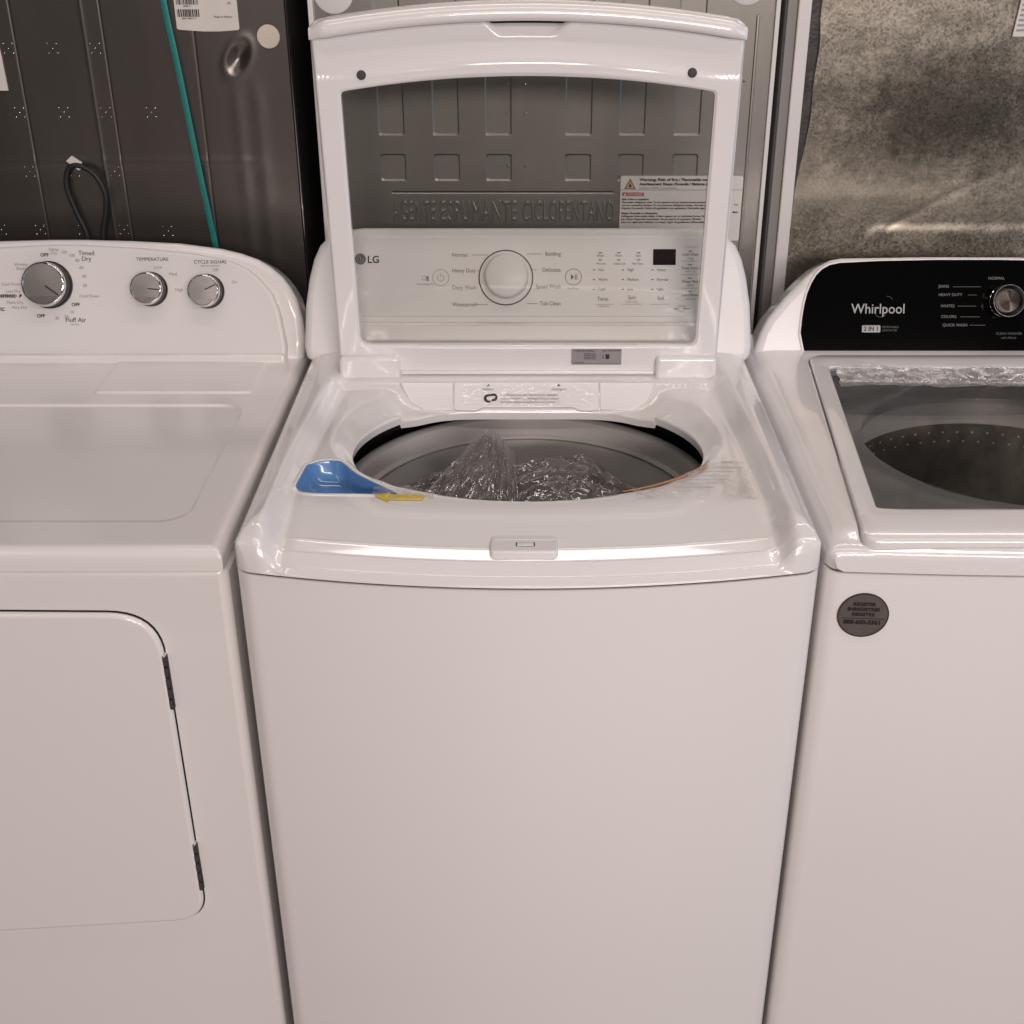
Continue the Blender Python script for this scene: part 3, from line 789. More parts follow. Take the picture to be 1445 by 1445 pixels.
# ---- stickers on the deck
ap = [(-0.1870, 0.0985), (-0.1690, 0.0830), (-0.1690, 0.0885), (-0.1500, 0.0882), (-0.1290, 0.0880), (-0.1250, 0.1000), (-0.1500, 0.1006), (-0.1690, 0.1010), (-0.1690, 0.1060)]
na = len(ap)
ytag = finish('arrow_sticker', [(x, y, cover_z(x, y, 1) + 0.0024) for x, y in ap] + [(x, y, cover_z(x, y, 1) + 0.0008) for x, y in ap],
              [tuple(range(na))] + [(k, na + k, na + (k + 1) % na, (k + 1) % na) for k in range(na)], 'yellow_tape', W, smooth=0)
ytag['label'] = 'yellow arrow sticker beside the blue cup'
fv = []
for j in range(16):
    for i in range(40):
        x = -0.190 + 0.075 * i / 39; y = 0.083 + 0.037 * j / 15
        h = 0.0016 + 0.0060 * max(0, noise.noise(Vector((x * 60, y * 90, 7.7)))) * sstep(-0.125, -0.165, x)
        fv.append((x, y, max(cover_z(x, y, 1), 0.962) + 0.0022 + h))
finish('sticker_film', fv, grid_faces(16, 40), 'sticker_film', ytag, smooth=30)
# warning decal on the right of the opening, still under film
fv = []; ff = []; NX2, NY2 = 60, 44
for j in range(NY2):
    for i in range(NX2):
        t = j / (NY2 - 1); y = 0.0900 + 0.112 * t
        xl = 0.005 + 0.234 * math.sqrt(max(0.0, 1 - ((min(y, 0.262) - 0.262) / 0.171) ** 2)) if y > 0.092 else 0.10
        xl = max(xl, 0.125) + 0.007; xr = 0.279
        x = xl + (xr - xl) * i / (NX2 - 1)
        fv.append((x, y, cover_z(x, y, 1) + 0.0014 + 0.0022 * max(0, noise.noise(Vector((x * 34, y * 40, 5.0)))) + 0.0018 * (1 + math.sin(y * 2 * math.pi / 0.026)) * math.exp(-((x - 0.176 - 0.35 * (y - 0.10)) / 0.012) ** 2)))
dec = finish('warning_decal', fv, grid_faces(NY2, NX2), 'sticker_film', W, smooth=40)
dec['label'] = 'clear warning decal with an orange stripe'
ov = []
for k in range(41):
    t = k / 40; y = 0.108 + 0.086 * t
    xl = 0.234 * math.sqrt(max(0.0, 1 - ((y - 0.262) / 0.171) ** 2)) + 0.012
    for dx in (0.0, 0.006):
        ov.append((xl + dx, y - dx * 0.4, cover_z(xl + dx, y - dx * 0.4, 1) + 0.0040))
finish('orange_stripe', ov, grid_faces(41, 2), 'orange_print', dec, smooth=40)
p = Print(FLAT, 0.9755)
p.rect(0.247, 0.262, 0.186, 0.190)
for k in range(6):
    p.text('Do not open until tub stops', 0.218 - 0.008 * k, 0.172 - 0.0110 * k, 0.0052, sx=0.85)
p.build('lettering', 'pale_print', dec)

# ================================================================== dryer (left)
D = thing('clothes_dryer', (-0.72, 0.35, 0), 'white front-load clothes dryer with three silver knobs on its rounded console', 'dryer')
DX1 = -0.3535; DX0 = DX1 - 0.737
box('cabinet', 'white_enamel', D, DX0, DX1, 0.004, 0.70, 0.0, 0.9255, 0.011, 4)
# worktop with pressed recesses
def dense(a, b, n, r):
    pts = [a + r * (1 - math.cos(math.pi / 2 * k / 7)) for k in range(8)]
    mid = [a + r + (b - a - 2 * r) * k / n for k in range(1, n)]
    return pts + mid + [b - (p - a) for p in reversed(pts)]
RR = 0.014; TZ = 0.9570
gx = dense(DX0, DX1, 230, RR); gy = dense(-0.008, 0.70, 240, RR)
gy = sorted(gy + [c + q * 0.0006 for c in (0.062, 0.4215, 0.4625) for q in range(-6, 7)])
gx = sorted(gx + [c + q * 0.0006 for c in (-0.411, -0.4105, -0.642) for q in range(-6, 7)])
def rr_sdf(x, y, x0, x1, y0, y1, r):
    qx = abs(x - (x0 + x1) / 2) - (x1 - x0) / 2 + r; qy = abs(y - (y0 + y1) / 2) - (y1 - y0) / 2 + r
    return math.hypot(max(qx, 0), max(qy, 0)) + min(max(qx, qy), 0) - r
tv = []
for y in gy:
    for x in gx:
        d = min(x - DX0, DX1 - x, y + 0.008, 9)
        z = TZ
        if d < RR: z = TZ - RR + math.sqrt(max(0, RR * RR - (RR - d) ** 2))
        z -= 0.0034 * sstep(0.0028, -0.0028, rr_sdf(x, y, -1.033, -0.411, 0.062, 0.4215, 0.035))
        z += 0.0030 * sstep(0.0024, -0.0024, rr_sdf(x, y, -0.642, -0.4105, 0.4625, 0.72, 0.006))
        tv.append((x, y, z))
tf = grid_faces(len(gy), len(gx))
nx, ny = len(gx), len(gy)
loop = [i for i in range(nx)] + [j * nx + nx - 1 for j in range(1, ny)] + [(ny - 1) * nx + i for i in range(nx - 2, -1, -1)] + [j * nx for j in range(ny - 2, 0, -1)]
b0 = len(tv); tv += [(tv[i][0], tv[i][1], 0.9285) for i in loop]
m = len(loop)
tf += [(loop[k], b0 + k, b0 + (k + 1) % m, loop[(k + 1) % m]) for k in range(m)]
tf.append(tuple(b0 + k for k in reversed(range(m))))
finish('worktop', tv, tf, 'worktop_enamel', D, smooth=50)
# console
DF = Frame((0, 0.5924, 0.952), 20)
hc = [(-0.3560, 0.003), (-0.3525, 0.0387), (-0.3562, 0.0716), (-0.3654, 0.1045), (-0.3750, 0.1220), (-0.3866, 0.1372), (-0.4035, 0.1520), (-0.4245, 0.1643), (-0.4500, 0.1735), (-0.4791, 0.1806), (-0.5449, 0.1892), (-0.62, 0.193), (-0.70, 0.1950)]
midx = (DX0 + DX1) / 2
ho = hc + [(2 * midx - x, s) for x, s in reversed(hc)]
dc = prism('control_console', 'white_plastic', D, DF, [(x, s) for x, s in ho], -0.09, -0.012, 0.012, 4, 40)
fc = [(-0.3800, 0.003), (-0.3790, 0.030), (-0.3881, 0.0826), (-0.3984, 0.1099), (-0.4198, 0.1350), (-0.4360, 0.1480), (-0.4578, 0.1589), (-0.4880, 0.1665), (-0.5234, 0.173), (-0.6003, 0.1806), (-0.70, 0.1860)]
fo = fc + [(2 * midx - x, s) for x, s in reversed(fc)]
df = prism('control_panel', 'fascia_white', dc, DF, fo, -0.02, 0.0, 0.006, 4, 40)
prism('console_lip', 'white_plastic', dc, DF, [(-0.3795, 0.001), (2 * midx + 0.3795, 0.001), (2 * midx + 0.3795, 0.0175), (-0.3795, 0.0175)], -0.010, 0.009, 0.006, 4)
def knob(cx, cs, r, ang, body):
    k = lathe('knob', 'black_plastic', df, DF, cx, cs, [(r * 1.06, 0.0), (r * 1.06, 0.004), (r, 0.0055), (r * 0.985, 0.024), (r * 0.95, 0.0262), (r * 0.90, 0.0262)], 72, 40)
    lathe('knob_trim', 'chrome', k, DF, cx, cs, [(r * 0.995, 0.0235), (r * 0.985, 0.0262), (r * 0.955, 0.0285), (r * 0.90, 0.0290), (r * 0.875, 0.0275)], 72, 60, False)
    lathe('knob_cap', 'brushed_cap', k, DF, cx, cs, [(r * 0.885, 0.0268), (r * 0.875, 0.0278), (0.0001, 0.0282)], 72, 30, False)
    t = R(ang); c, s = math.cos(t), math.sin(t); w = r * 0.035
    a = (cx + c * r * 0.12, cs + s * r * 0.12); b = (cx + c * r * 0.84, cs + s * r * 0.84)
    prism('pointer', 'dark_print', k, DF, [(a[0] - s * w, a[1] + c * w), (a[0] + s * w, a[1] - c * w), (b[0] + s * w, b[1] - c * w), (b[0] - s * w, b[1] + c * w)], 0.0276, 0.0290)
    # bevelled lower flat of the cap that catches the light
    pts = [(cx + r * 0.86 * math.cos(R(q)), cs + r * 0.86 * math.sin(R(q))) for q in range(218, 323, 8)]
    yc = max(y for x, y in pts); yb = min(y for x, y in pts)
    hh = [0.0283 + 0.0042 * (yc - y) / (yc - yb) * (r / 0.0345) for x, y in pts]
    v = [DF.pt(x, y, h) for (x, y), h in zip(pts, hh)] + [DF.pt(x, y, 0.0270) for x, y in pts]; n = len(pts)
    finish('cap_flat', v, [tuple(range(n))] + [(i, n + i, n + (i + 1) % n, (i + 1) % n) for i in range(n)], 'brushed_cap', k, smooth=20)
knob(-0.7463, 0.1242, 0.0345, -36, True)
knob(-0.5885, 0.1176, 0.0252, -5, True)
knob(-0.5001, 0.1143, 0.0252, 26, True)
p = Print(DF, 0.0004)
p.text('TEMPERATURE', -0.5844, 0.1632, 0.0074, 'CENTER', spacing=1.05).text('CYCLE SIGNAL', -0.4942, 0.1592, 0.0078, 'CENTER')
p.text('OFF', -0.7517, 0.1698, 0.0074, 'CENTER', bold=.0002).text('OFF', -0.7069, 0.0935, 0.0074, 'CENTER', bold=.0002).text('OFF', -0.7621, 0.0761, 0.0074, 'CENTER', bold=.0002)
p.text('Timed', -0.6866, 0.1725, 0.0098, 'CENTER').text('Dry', -0.6869, 0.1638, 0.0098, 'CENTER').text('Fluff Air', -0.7081, 0.0697, 0.0100, 'CENTER')
p.text('PREFERRED', -0.7985, 0.1067, 0.0062, 'RIGHT', bold=.0003).poly([(-0.7950, 0.1040), (-0.7912, 0.1065), (-0.7900, 0.1100), (-0.7940, 0.1090)])
p.text('AUTOMATIC', -0.8180, 0.0862, 0.0074, 'RIGHT', bold=.0002).text('DRY', -0.8290, 0.0790, 0.0074, 'RIGHT', bold=.0002)
p.build('lettering', 'dark_print', df)
p = Print(DF, 0.0004)
for b, x, s in (('Low', -.5761, .1513), ('Med.', -.5522, .1405), ('High', -.5443, .1165), ('Off', -.4868, .1470), ('On', -.4576, .1284), ('60', -.6953, .1503), ('40', -.6915, .1372), ('20', -.6911, .1230), ('80', -.7010, .1615), ('100', -.7095, .1690), ('120', -.7220, .1740), ('10', -.7130, .0820), ('20', -.7225, .0750), ('30', -.7370, .0725)):
    p.text(b, x, s, 0.0068, 'CENTER')
for b, x, s in (('Wrinkle', -.7889, .1552), ('Shield', -.7892, .1488), ('Cool Down', -.806, .1252), ('Less Dry', -.8035, .1143), ('More Dry', -.8015, .0968), ('Very Dry', -.7950, .0892), ('Cool Down', -.6850, .1067), ('Damp', -.7370, .1785), ('Dry', -.7370, .1728)):
    p.text(b, x, s, 0.0064, 'CENTER')
for b, x, s in (('No Heat', -.7095, .0629), ('Signal du programme', -.4943, .1535)): p.text(b, x, s, 0.0036, 'CENTER')
p.build('lettering', 'light_print', df)
# door
DD = Frame((0, 0.004, 0), 0)
door_pts = round_poly([(-0.4405, 0.372), (-0.4405, 0.8655), (-0.68, 0.8675), (-0.98, 0.8655), (-0.98, 0.330), (-0.73, 0.3495)], [0.045, 0.062, 0.05, 0.05, 0.05, 0.05], 10)
prism('door_gap', 'void_black', D, DD, [(-0.7 + (x + 0.7) * 1.006, 0.61 + (z - 0.61) * 1.006) for x, z in door_pts], -0.004, 0.0006)
door = prism('door', 'white_enamel', D, DD, door_pts, -0.003, 0.0075, 0.0055, 4, 40)
for z0, z1 in ((0.7264, 0.806), (0.4257, 0.5073)):
    hg = prism('door_hinge', 'black_plastic', door, DD, rrect(-0.4436, -0.4378, z0, z1, 0.001, 2), -0.002, 0.0066, 0.0008, 2)
    for k in range(5):
        zc = z0 + (z1 - z0) * (k + 0.5) / 5
        prism('hinge_knuckle', 'rubber_grey', hg, DD, rrect(-0.4431, -0.4383, zc - 0.0062, zc + 0.0062, 0.0015, 3), 0.004, 0.0074, 0.0010, 2)
    lathe('hinge_pin', 'chrome', hg, DD, -0.4407, z1 + 0.0005, [(0.0022, 0.0), (0.0022, 0.007), (0.0014, 0.0082), (0.0001, 0.0085)], 16, 40, False)

# ================================================================== glass lid washer (right)
G = thing('washing_machine', (0.70, 0.35, 0), 'white top-load washing machine with a closed glass lid and glossy black console', 'washing machine')
GX0 = 0.3465; GX1 = 1.0345; GC = (GX0 + GX1) / 2
def gl(y, x0, x1): return x0 + (x1 - x0) * y
lidq = [(0.4395, 0.590), (0.3880, 0.000)]          # left edge of the lid: rear, front
def mirror(pts): return [(2 * GC - x, y) for x, y in reversed(pts)]
lid_out = round_poly([lidq[1]] + [(2 * GC - lidq[1][0], 0.0)] + [(2 * GC - lidq[0][0], 0.590)] + [lidq[0]], 0.022, 8)
glass_out = round_poly([(0.4200, 0.073), (2 * GC - 0.4200, 0.073), (2 * GC - 0.4600, 0.5370), (0.4600, 0.5370)], 0.006, 5)
GCC = (GC, 0.30); NG = 480
def gbow(x): return -0.018 + 0.012 * ((x - GC) / 0.344) ** 2
def g_sdf(x, y):
    y0 = gbow(x); r = 0.016
    return max(rr_sdf(x, y, GX0, GX1, y0, 0.70, r), -9)
def hitg(d):
    out = []
    for k in range(NG):
        t = 2 * math.pi * k / NG; c, s = math.cos(t), math.sin(t); lo, hi = 0, 1.2
        for _ in range(28):
            mm = (lo + hi) / 2
            if g_sdf(GCC[0] + c * mm, GCC[1] + s * mm) < -d: lo = mm
            else: hi = mm
        out.append((GCC[0] + c * lo, GCC[1] + s * lo))
    return out
cbv = []; cbr = 0
for d, z in ((0.012, 0.922), (0.0030, 0.9250), (0.0012, 0.9244), (0.0006, 0.9220), (0.0006, 0.5), (0.0006, 0.02), (0.02, 0.01), (0.02, 0.0)):
    cbv += [(x, y, z) for x, y in hitg(d)]; cbr += 1
finish('cabinet', cbv, [tuple(reversed(q)) for q in grid_faces(cbr, NG, True)] + [tuple((cbr - 1) * NG + k for k in reversed(range(NG)))], 'white_enamel', G, smooth=50)
go = dir_sample([(GCC[0] + (x - GCC[0]) * 1.008, GCC[1] + (y - GCC[1]) * 1.008) for x, y in lid_out], GCC, NG)
GP = [(0, 0.9275), (0.001, 0.943), (0.005, 0.953), (0.012, 0.9605), (0.022, 0.9655), (0.035, 0.9685), (0.06, 0.969)]
GPF = [(0, 0.9275), (0.0015, 0.944), (0.004, 0.952), (0.010, 0.956), (0.022, 0.9585), (0.05, 0.969)]
def gz(x, y, d):
    side = min(x - GX0, GX1 - x)
    a, b = interp(GP, side), interp(GPF, y - gbow(x)); k = 0.010
    h = min(1, max(0, 0.5 + 0.5 * (b - a) / k))
    return max(0.9275, b + (a - b) * h - k * h * (1 - h)) if side > 0.004 and y - gbow(x) > 0.002 else min(a, b)
gv = []; gr = 0
gv += [(x, y, 0.930) for x, y in go]; gr += 1
gv += [(x, y, gz(x, y, 1) - 0.002) for x, y in go]; gr += 1
rin = lerp_ring(go, hitg(0.0), 0.06)
gv += [(x, y, gz(x, y, 1)) for x, y in rin]; gr += 1
outer = hitg(0.0)
for t in (0.15, 0.25, 0.35, 0.45, 0.55, 0.65, 0.72, 0.78, 0.83, 0.87, 0.90, 0.925, 0.945, 0.96, 0.972, 0.982, 0.99, 0.996, 1.0):
    gv += [(x, y, gz(x, y, 1)) for x, y in lerp_ring(go, outer, t)]; gr += 1
gv += [(GCC[0] + (x - GCC[0]) * 0.985, GCC[1] + (y - GCC[1]) * 0.985, 0.9262) for x, y in outer]; gr += 1
finish('top_cover', gv, grid_faces(gr, NG, True), 'white_plastic', G, smooth=60)
# lid: white frame with a glass pane
lo_ = dir_sample(lid_out, GCC, NG); li_ = dir_sample(glass_out, GCC, NG)
gv = []; gr = 0
def lid_drop(y): return -0.006 * (1 - sstep(-0.01, 0.035, y))
for (a, dz) in ((1.0, 0.950), (1.0, 0.9655), (0.985, 0.9690), (0.94, 0.9705), (0.60, 0.9708), (0.14, 0.9708), (0.07, 0.9700), (0.0, 0.9680), (0.0, 0.9560), (1.0, 0.950)):
    gv += [(x, y, dz + lid_drop(y)) for x, y in lerp_ring(li_, lo_, a)]; gr += 1
glid = finish('lid', gv, [tuple(reversed(q)) for q in grid_faces(gr, NG, True)], 'white_plastic', G, smooth=45)
prism('window_pane', 'smoked_glass', glid, FLAT, [(GCC[0] + (x - GCC[0]) * 1.006, GCC[1] + (y - GCC[1]) * 1.006) for x, y in glass_out], 0.9635, 0.9672)
prism('lid_tab', 'black_plastic', glid, FLAT, round_poly([(0.668, 0.538), (0.676, 0.531), (0.714, 0.531), (0.722, 0.538)], 0.004, 4), 0.9660, 0.9684)
# film added along the rear of the glass, ramped to make a band of glare
fv = []; NXF, NYF = 130, 40
for j in range(NYF):
    for i in range(NXF):
        t = j / (NYF - 1); xl = 0.4620 + 0.010 * abs(noise.noise(Vector((t * 5, 3.0, 0))))
        x = xl + (2 * GC - 2 * xl) * i / (NXF - 1)
        c = 0.5130 - 0.010 * noise.noise(Vector((x * 7, 0.4, 1.0))) - 0.008 * sstep(0.50, 0.62, x)
        y0 = c - 0.040 - 0.012 * noise.noise(Vector((x * 14, 5.0, 1.0))) - 0.006 * noise.noise(Vector((x * 45, 7.0, 1.0)))
        y = y0 + (0.5355 - y0) * t
        sl = 0.46 + 0.16 * noise.noise(Vector((x * 22, y * 30, 2.0)))
        h = sl * max(0.0, y - (c - 0.032)) if y < c else sl * 0.032 * max(0.0, 1 - (y - c) / 0.020)
        h += 0.0016 * noise.noise(Vector((x * 55, y * 80, 3))) * sstep(0.0, 0.004, h)
        h = max(h, 0.0003) * sstep(1.0, 0.9, t)
        fv.append((x, y, 0.9676 + h))
finish('film_sheet', fv, grid_faces(NYF, NXF), 'glare_film', glid, smooth=35)
# tub seen through the glass
mat('tub_cover_gloss', (0.40, 0.395, 0.39), 0.17, coat=0.6, bump=0.22, bscale=38, var=0.06, vscale=24, rvar=0.05)
TG = Frame((0.700, 0.365, 0), 90)
NTG = 160
tvv = []; tr = 0
def fillet(y):
    t = min(max(y - 0.518, 0), 0.0392); return 0.040 - math.sqrt(0.040 ** 2 - t * t)
big = [(0.39, 0.02), (1.005, 0.02), (1.005, 0.5572), (0.39, 0.5572)]
bigs = dir_sample(big, (0.700, 0.365), NTG)
for a, z in ((0, 0.905), (0, 0.920), (0.01, 0.924), (0.05, 0.926), (0.2, 0.927), (0.35, 0.928), (0.45, 0.928), (0.55, 0.928), (0.65, 0.929), (0.72, 0.929), (0.79, 0.929), (0.84, 0.929), (0.88, 0.929), (0.91, 0.929), (0.94, 0.929), (0.96, 0.929), (0.975, 0.929), (0.99, 0.929), (1.0, 0.929)):
    for k in range(NTG):
        t = 2 * math.pi * k / NTG; c = (0.700 + 0.222 * math.cos(t), 0.365 + 0.205 * math.sin(t)); q = bigs[k]
        x = c[0] + (q[0] - c[0]) * a; y = c[1] + (q[1] - c[1]) * a
        tvv.append((x, y, z + (fillet(y) if a > 0.01 else 0) - (0.014 * sstep(0.14, 0.05, y) * a)))
    tr += 1
finish('tub_cover', tvv, grid_faces(tr, NTG, True), 'tub_cover_gloss', G, smooth=50)
lathe('balance_ring', 'tub_plastic', G, TG, 0, 0, [(0.262, 0.895), (0.248, 0.902), (0.242, 0.895), (0.240, 0.855), (0.236, 0.848)], 96, 50, False)
bk = lathe('wash_basket', 'basket_steel', G, TG, 0, 0, [(0.240, 0.850), (0.246, 0.84), (0.246, 0.55), (0.0001, 0.50)], 96, 50, False)
lathe('outer_tub', 'void_black', G, TG, 0, 0, [(0.300, 0.90), (0.300, 0.45), (0.0001, 0.44)], 64, 50, False)
hv = []; hf = []
for row, z in ((0, 0.829), (1, 0.813)):
    for k in range(64):
        t = 2 * math.pi * (k + 0.5 * row) / 64
        c = Vector((0.700 + 0.2445 * math.cos(t), 0.365 + 0.2445 * math.sin(t), z)); u = Vector((-math.sin(t), math.cos(t), 0)); b0 = len(hv)
        for q in range(8): hv.append(tuple(c + u * 0.0018 * math.cos(q * math.pi / 4) + Vector((0, 0, 0.0018 * math.sin(q * math.pi / 4)))))
        hf.append(tuple(b0 + q for q in range(8)))
finish('basket_holes', hv, hf, 'paper_white', bk, smooth=0)
ag = lathe('agitator', 'tub_plastic', G, TG, 0.02, 0.02, [(0.13, 0.52), (0.075, 0.56), (0.052, 0.66), (0.044, 0.76), (0.036, 0.785), (0.0001, 0.79)], 48, 50, False)
# console
GF = Frame((0, 0.6146, 0.965), 20)
oc = [(0.3560, -0.02), (0.3620, 0.008), (0.3690, 0.030), (0.3800, 0.0521), (0.4070, 0.0853), (0.4395, 0.1182), (0.4560, 0.1320), (0.4780, 0.1435), (0.4950, 0.1465), (0.62, 0.1485)]
oo = oc + [(2 * GC - x, s) for x, s in reversed(oc)]
gc = prism('control_console', 'white_plastic', G, GF, list(reversed(oo)), -0.09, -0.004, 0.012, 4, 40)
pc = [(0.4375, 0.002), (0.4310, 0.030), (0.4330, 0.055), (0.4357, 0.0743), (0.4400, 0.093), (0.4458, 0.1073), (0.4530, 0.120), (0.4619, 0.1292), (0.4740, 0.1358), (0.4894, 0.1390), (0.55, 0.1420), (0.64, 0.1437)]
po = pc + [(2 * GC - x, s) for x, s in reversed(pc)]
rim = [(0.699 + (x - 0.699) * 1.012, 0.07 + (s - 0.07) * 1.035) for x, s in po]
prism('panel_rim', 'white_plastic', gc, GF, list(reversed(rim)), -0.02, -0.0005, 0.002, 3, 40)
gp = prism('control_panel', 'black_gloss', gc, GF, list(reversed(po)), -0.01, 0.0008, 0.0006, 2, 40)
p = Print(GF, 0.0012); p.text('Whirlpool', 0.5095, 0.0672, 0.0218, bold=0.0001, sx=0.93); p.build('lettering', 'white_print', gp)
p = Print(GF, 0.0012); p.ring(0.556, 0.0640, 0.0090, 0.0096, 200, 330).ring(0.566, 0.079, 0.0080, 0.0085, 20, 100); p.build('brand_swirl', 'dim_print', gp)
p = Print(GF, 0.0012); p.poly(rrect(0.5275, 0.5565, 0.0310, 0.0420, 0.0014, 3)); bd = p.build('feature_badge', 'white_print', gp)
p = Print(GF, 0.0018); p.text('2 IN 1', 0.5420, 0.0365, 0.0092, 'CENTER', bold=.0003); p.build('lettering', 'dark_print', bd)
p = Print(GF, 0.0012)
p.text('REMOVABLE', 0.5590, 0.0392, 0.0048).text('AGITATOR', 0.5590, 0.0340, 0.0048)
for x0, x1, s in ((0.668, 0.712, .1020), (0.6925, 0.7060, .0893), (0.6770, 0.7060, .0720), (0.6820, 0.7130, .0553), (0.6970, 0.7220, .0423)):
    p.rect(x0, x1, s - 0.0004, s + 0.0004)
p.text('CLEAN WASHER', 0.7600, 0.0290, 0.0056, 'CENTER').text('with Affresh', 0.7600, 0.0225, 0.0048, 'CENTER').text('RINSE & SPIN', 0.7860, 0.0423, 0.0056)
p.build('printed_line', 'dim_print', gp)
p = Print(GF, 0.0012)
for b, x, s in (('JEANS', .6455, .1025), ('HEAVY DUTY', .6460, .0895), ('WHITES', .6500, .0720), ('COLORS', .6515, .0555), ('QUICK WASH', .6545, .0423)):
    p.text(b, x, s, 0.0062)
p.text('NORMAL', 0.7360, 0.1150, 0.0062, 'CENTER')
p.build('lettering', 'cycle_print', gp)
def aniso_cap():
    m = bpy.data.materials.new('spun_cap'); m.use_nodes = True
    N = m.node_tree.nodes; L = m.node_tree.links; b = N['Principled BSDF']
    b.inputs['Base Color'].default_value = (0.045, 0.038, 0.036, 1); b.inputs['Metallic'].default_value = 1
    b.inputs['Roughness'].default_value = 0.30; b.inputs['Anisotropic'].default_value = 1.0
    t = N.new('ShaderNodeTangent'); t.direction_type = 'RADIAL'; t.axis = 'Z'
    L.new(t.outputs['Tangent'], b.inputs['Tangent'])
    MATS['spun_cap'] = m
aniso_cap()
kx, ks, kr = 0.7482, 0.0797, 0.0255
gk = lathe('knob', 'chrome', gp, GF, kx, ks, [(kr * 1.0, 0.0), (kr * 0.99, 0.012), (kr * 0.96, 0.0125), (kr * 0.96, 0.0145), (kr * 1.0, 0.0150), (kr, 0.027), (kr * 0.97, 0.0285), (kr * 0.93, 0.0285)], 72, 40, False)
# cap is built flat about its own axis so that the spun finish follows the disc
cm = bpy.data.meshes.new('knob_cap'); nn = 72; rr_ = [(0.94, 0.0), (0.90, 0.0006), (0.6, 0.0008), (0.3, 0.0009), (0.01, 0.0010)]
cvv = [(kr * r * math.cos(2 * math.pi * k / nn), kr * r * math.sin(2 * math.pi * k / nn), h) for r, h in rr_ for k in range(nn)]
cm.from_pydata(cvv, [], grid_faces(len(rr_), nn, True)); cm.materials.append(MATS['spun_cap'])
cm.polygons.foreach_set('use_smooth', [True] * len(cm.polygons)); cm.update()
co = bpy.data.objects.new('knob_cap', cm); COL.objects.link(co)
co.matrix_world = Matrix.Translation(GF.pt(kx, ks, 0.0284)) @ Matrix.Rotation(R(70), 4, 'X')
mwc = co.matrix_world.copy(); co.parent = gk; co.matrix_parent_inverse = Matrix.Translation(-Vector(WL[gk.name])); co.matrix_basis = mwc
WL[co.name] = tuple(co.location)
# round register sticker on the front
SF = Frame((0.3958, gbow(0.3958) + 0.0006, 0.8697), 0, -0.0610)
st = prism('register_sticker', 'badge_dark', G, SF, circle(0, 0, 0.0300, 64), -0.0005, 0.0016)
st['label'] = 'round dark register sticker'
p = Print(SF, 0.0020); p.ring(0, 0, 0.0288, 0.0301, n=64); p.text('REGISTER', 0, 0.0150, 0.0062, 'CENTER', bold=.00025).text('ENREGISTRER', 0, 0.0080, 0.0062, 'CENTER', bold=.00025).text('REGISTRE', 0, 0.0010, 0.0062, 'CENTER', bold=.00025)
p.rect(-0.0250, 0.0250, -0.0045, -0.0041).text('888-600-3361', 0, -0.0098, 0.0078, 'CENTER', bold=.00035)
p.build('lettering', 'ink_black', st)

# ================================================================== refrigerators standing behind, backs to the room
FY = 0.85
def fridge(name_label, x0, x1, material, side):
    r = thing('refrigerator', ((x0 + x1) / 2, FY + 0.34, 0), name_label, 'refrigerator')
    box('cabinet', side, r, x0, x1, FY + 0.004, FY + 0.68, 0.0, 1.76, 0.006, 2)
    return r
PF = Frame((0, FY, 0), 0)
# --- middle: zinc back with pressed pads and lettering
M1 = fridge('refrigerator with pressed zinc back and long warning label, behind the open lid', -0.3450, 0.3960, 'panel_zinc', 'fridge_white')
cols = [(-0.2450, -0.2020), (-0.1560, -0.1125), (-0.0700, -0.0265), (0.0610, 0.1050), (0.1490, 0.1920), (0.2385, 0.2820)]
pads = [(x0, x1, s0, s1) for x0, x1 in cols for s0, s1 in ((1.1800, 1.2245), (1.2540, 1.3900), (1.4150, 1.5600))]
pads += [(-0.2285, 0.1445, 1.1585, 1.1635)]
bx = sorted({-0.335, 0.387} | {q for p_ in pads for q in p_[:2]}); bz = sorted({0.05, 1.74} | {q for p_ in pads for q in p_[2:]})
pv = [(x, FY - 0.001, z) for z in bz for x in bx]
def in_pad(x, z): return any(a < x < b and c < z < d for a, b, c, d in pads)
pf_ = []
for q in grid_faces(len(bz), len(bx)):
    if not in_pad(sum(pv[i][0] for i in q) / 4, sum(pv[i][2] for i in q) / 4): pf_.append(q)
bpn = finish('back_panel', pv, pf_, 'panel_zinc', M1, smooth=0)
def recess(x0, x1, s0, s1, depth, w, r):
    n = 4 * 7
    sq = []
    rr0 = rrect(x0, x1, s0, s1, 0.0006, 6)
    v = []
    for ins, h, rad in ((0, 0.0, 0.0003), (0.0004, -0.0001, r), (w * 0.35, -depth * 0.25, r), (w * 0.7, -depth * 0.8, r), (w, -depth, r), (w + 0.0006, -depth, r)):
        v += [tuple(PF.pt(x, s, 0.001 + h)) for x, s in rrect(x0 + ins, x1 - ins, s0 + ins, s1 - ins, rad, 6)]
    f = grid_faces(6, 28, True) + [tuple(5 * 28 + k for k in range(28))]
    return v, f
for a, b, c, d in pads:
    thin = d - c < 0.01
    v, f = recess(a, b, c, d, 0.0012 if thin else 0.0014, 0.0018 if thin else 0.0024, 0.0018 if thin else 0.005)
    finish('pressed_rib' if thin else 'pressed_pad', v, f, 'panel_zinc', bpn, smooth=60)
for x0, x1 in ((-0.3450, -0.3370), (0.3890, 0.3960)):
    prism('edge_trim', 'fridge_white', M1, PF, [(x0, 0.02), (x1, 0.02), (x1, 1.755), (x0, 1.755)], -0.003, 0.006, 0.001, 2)
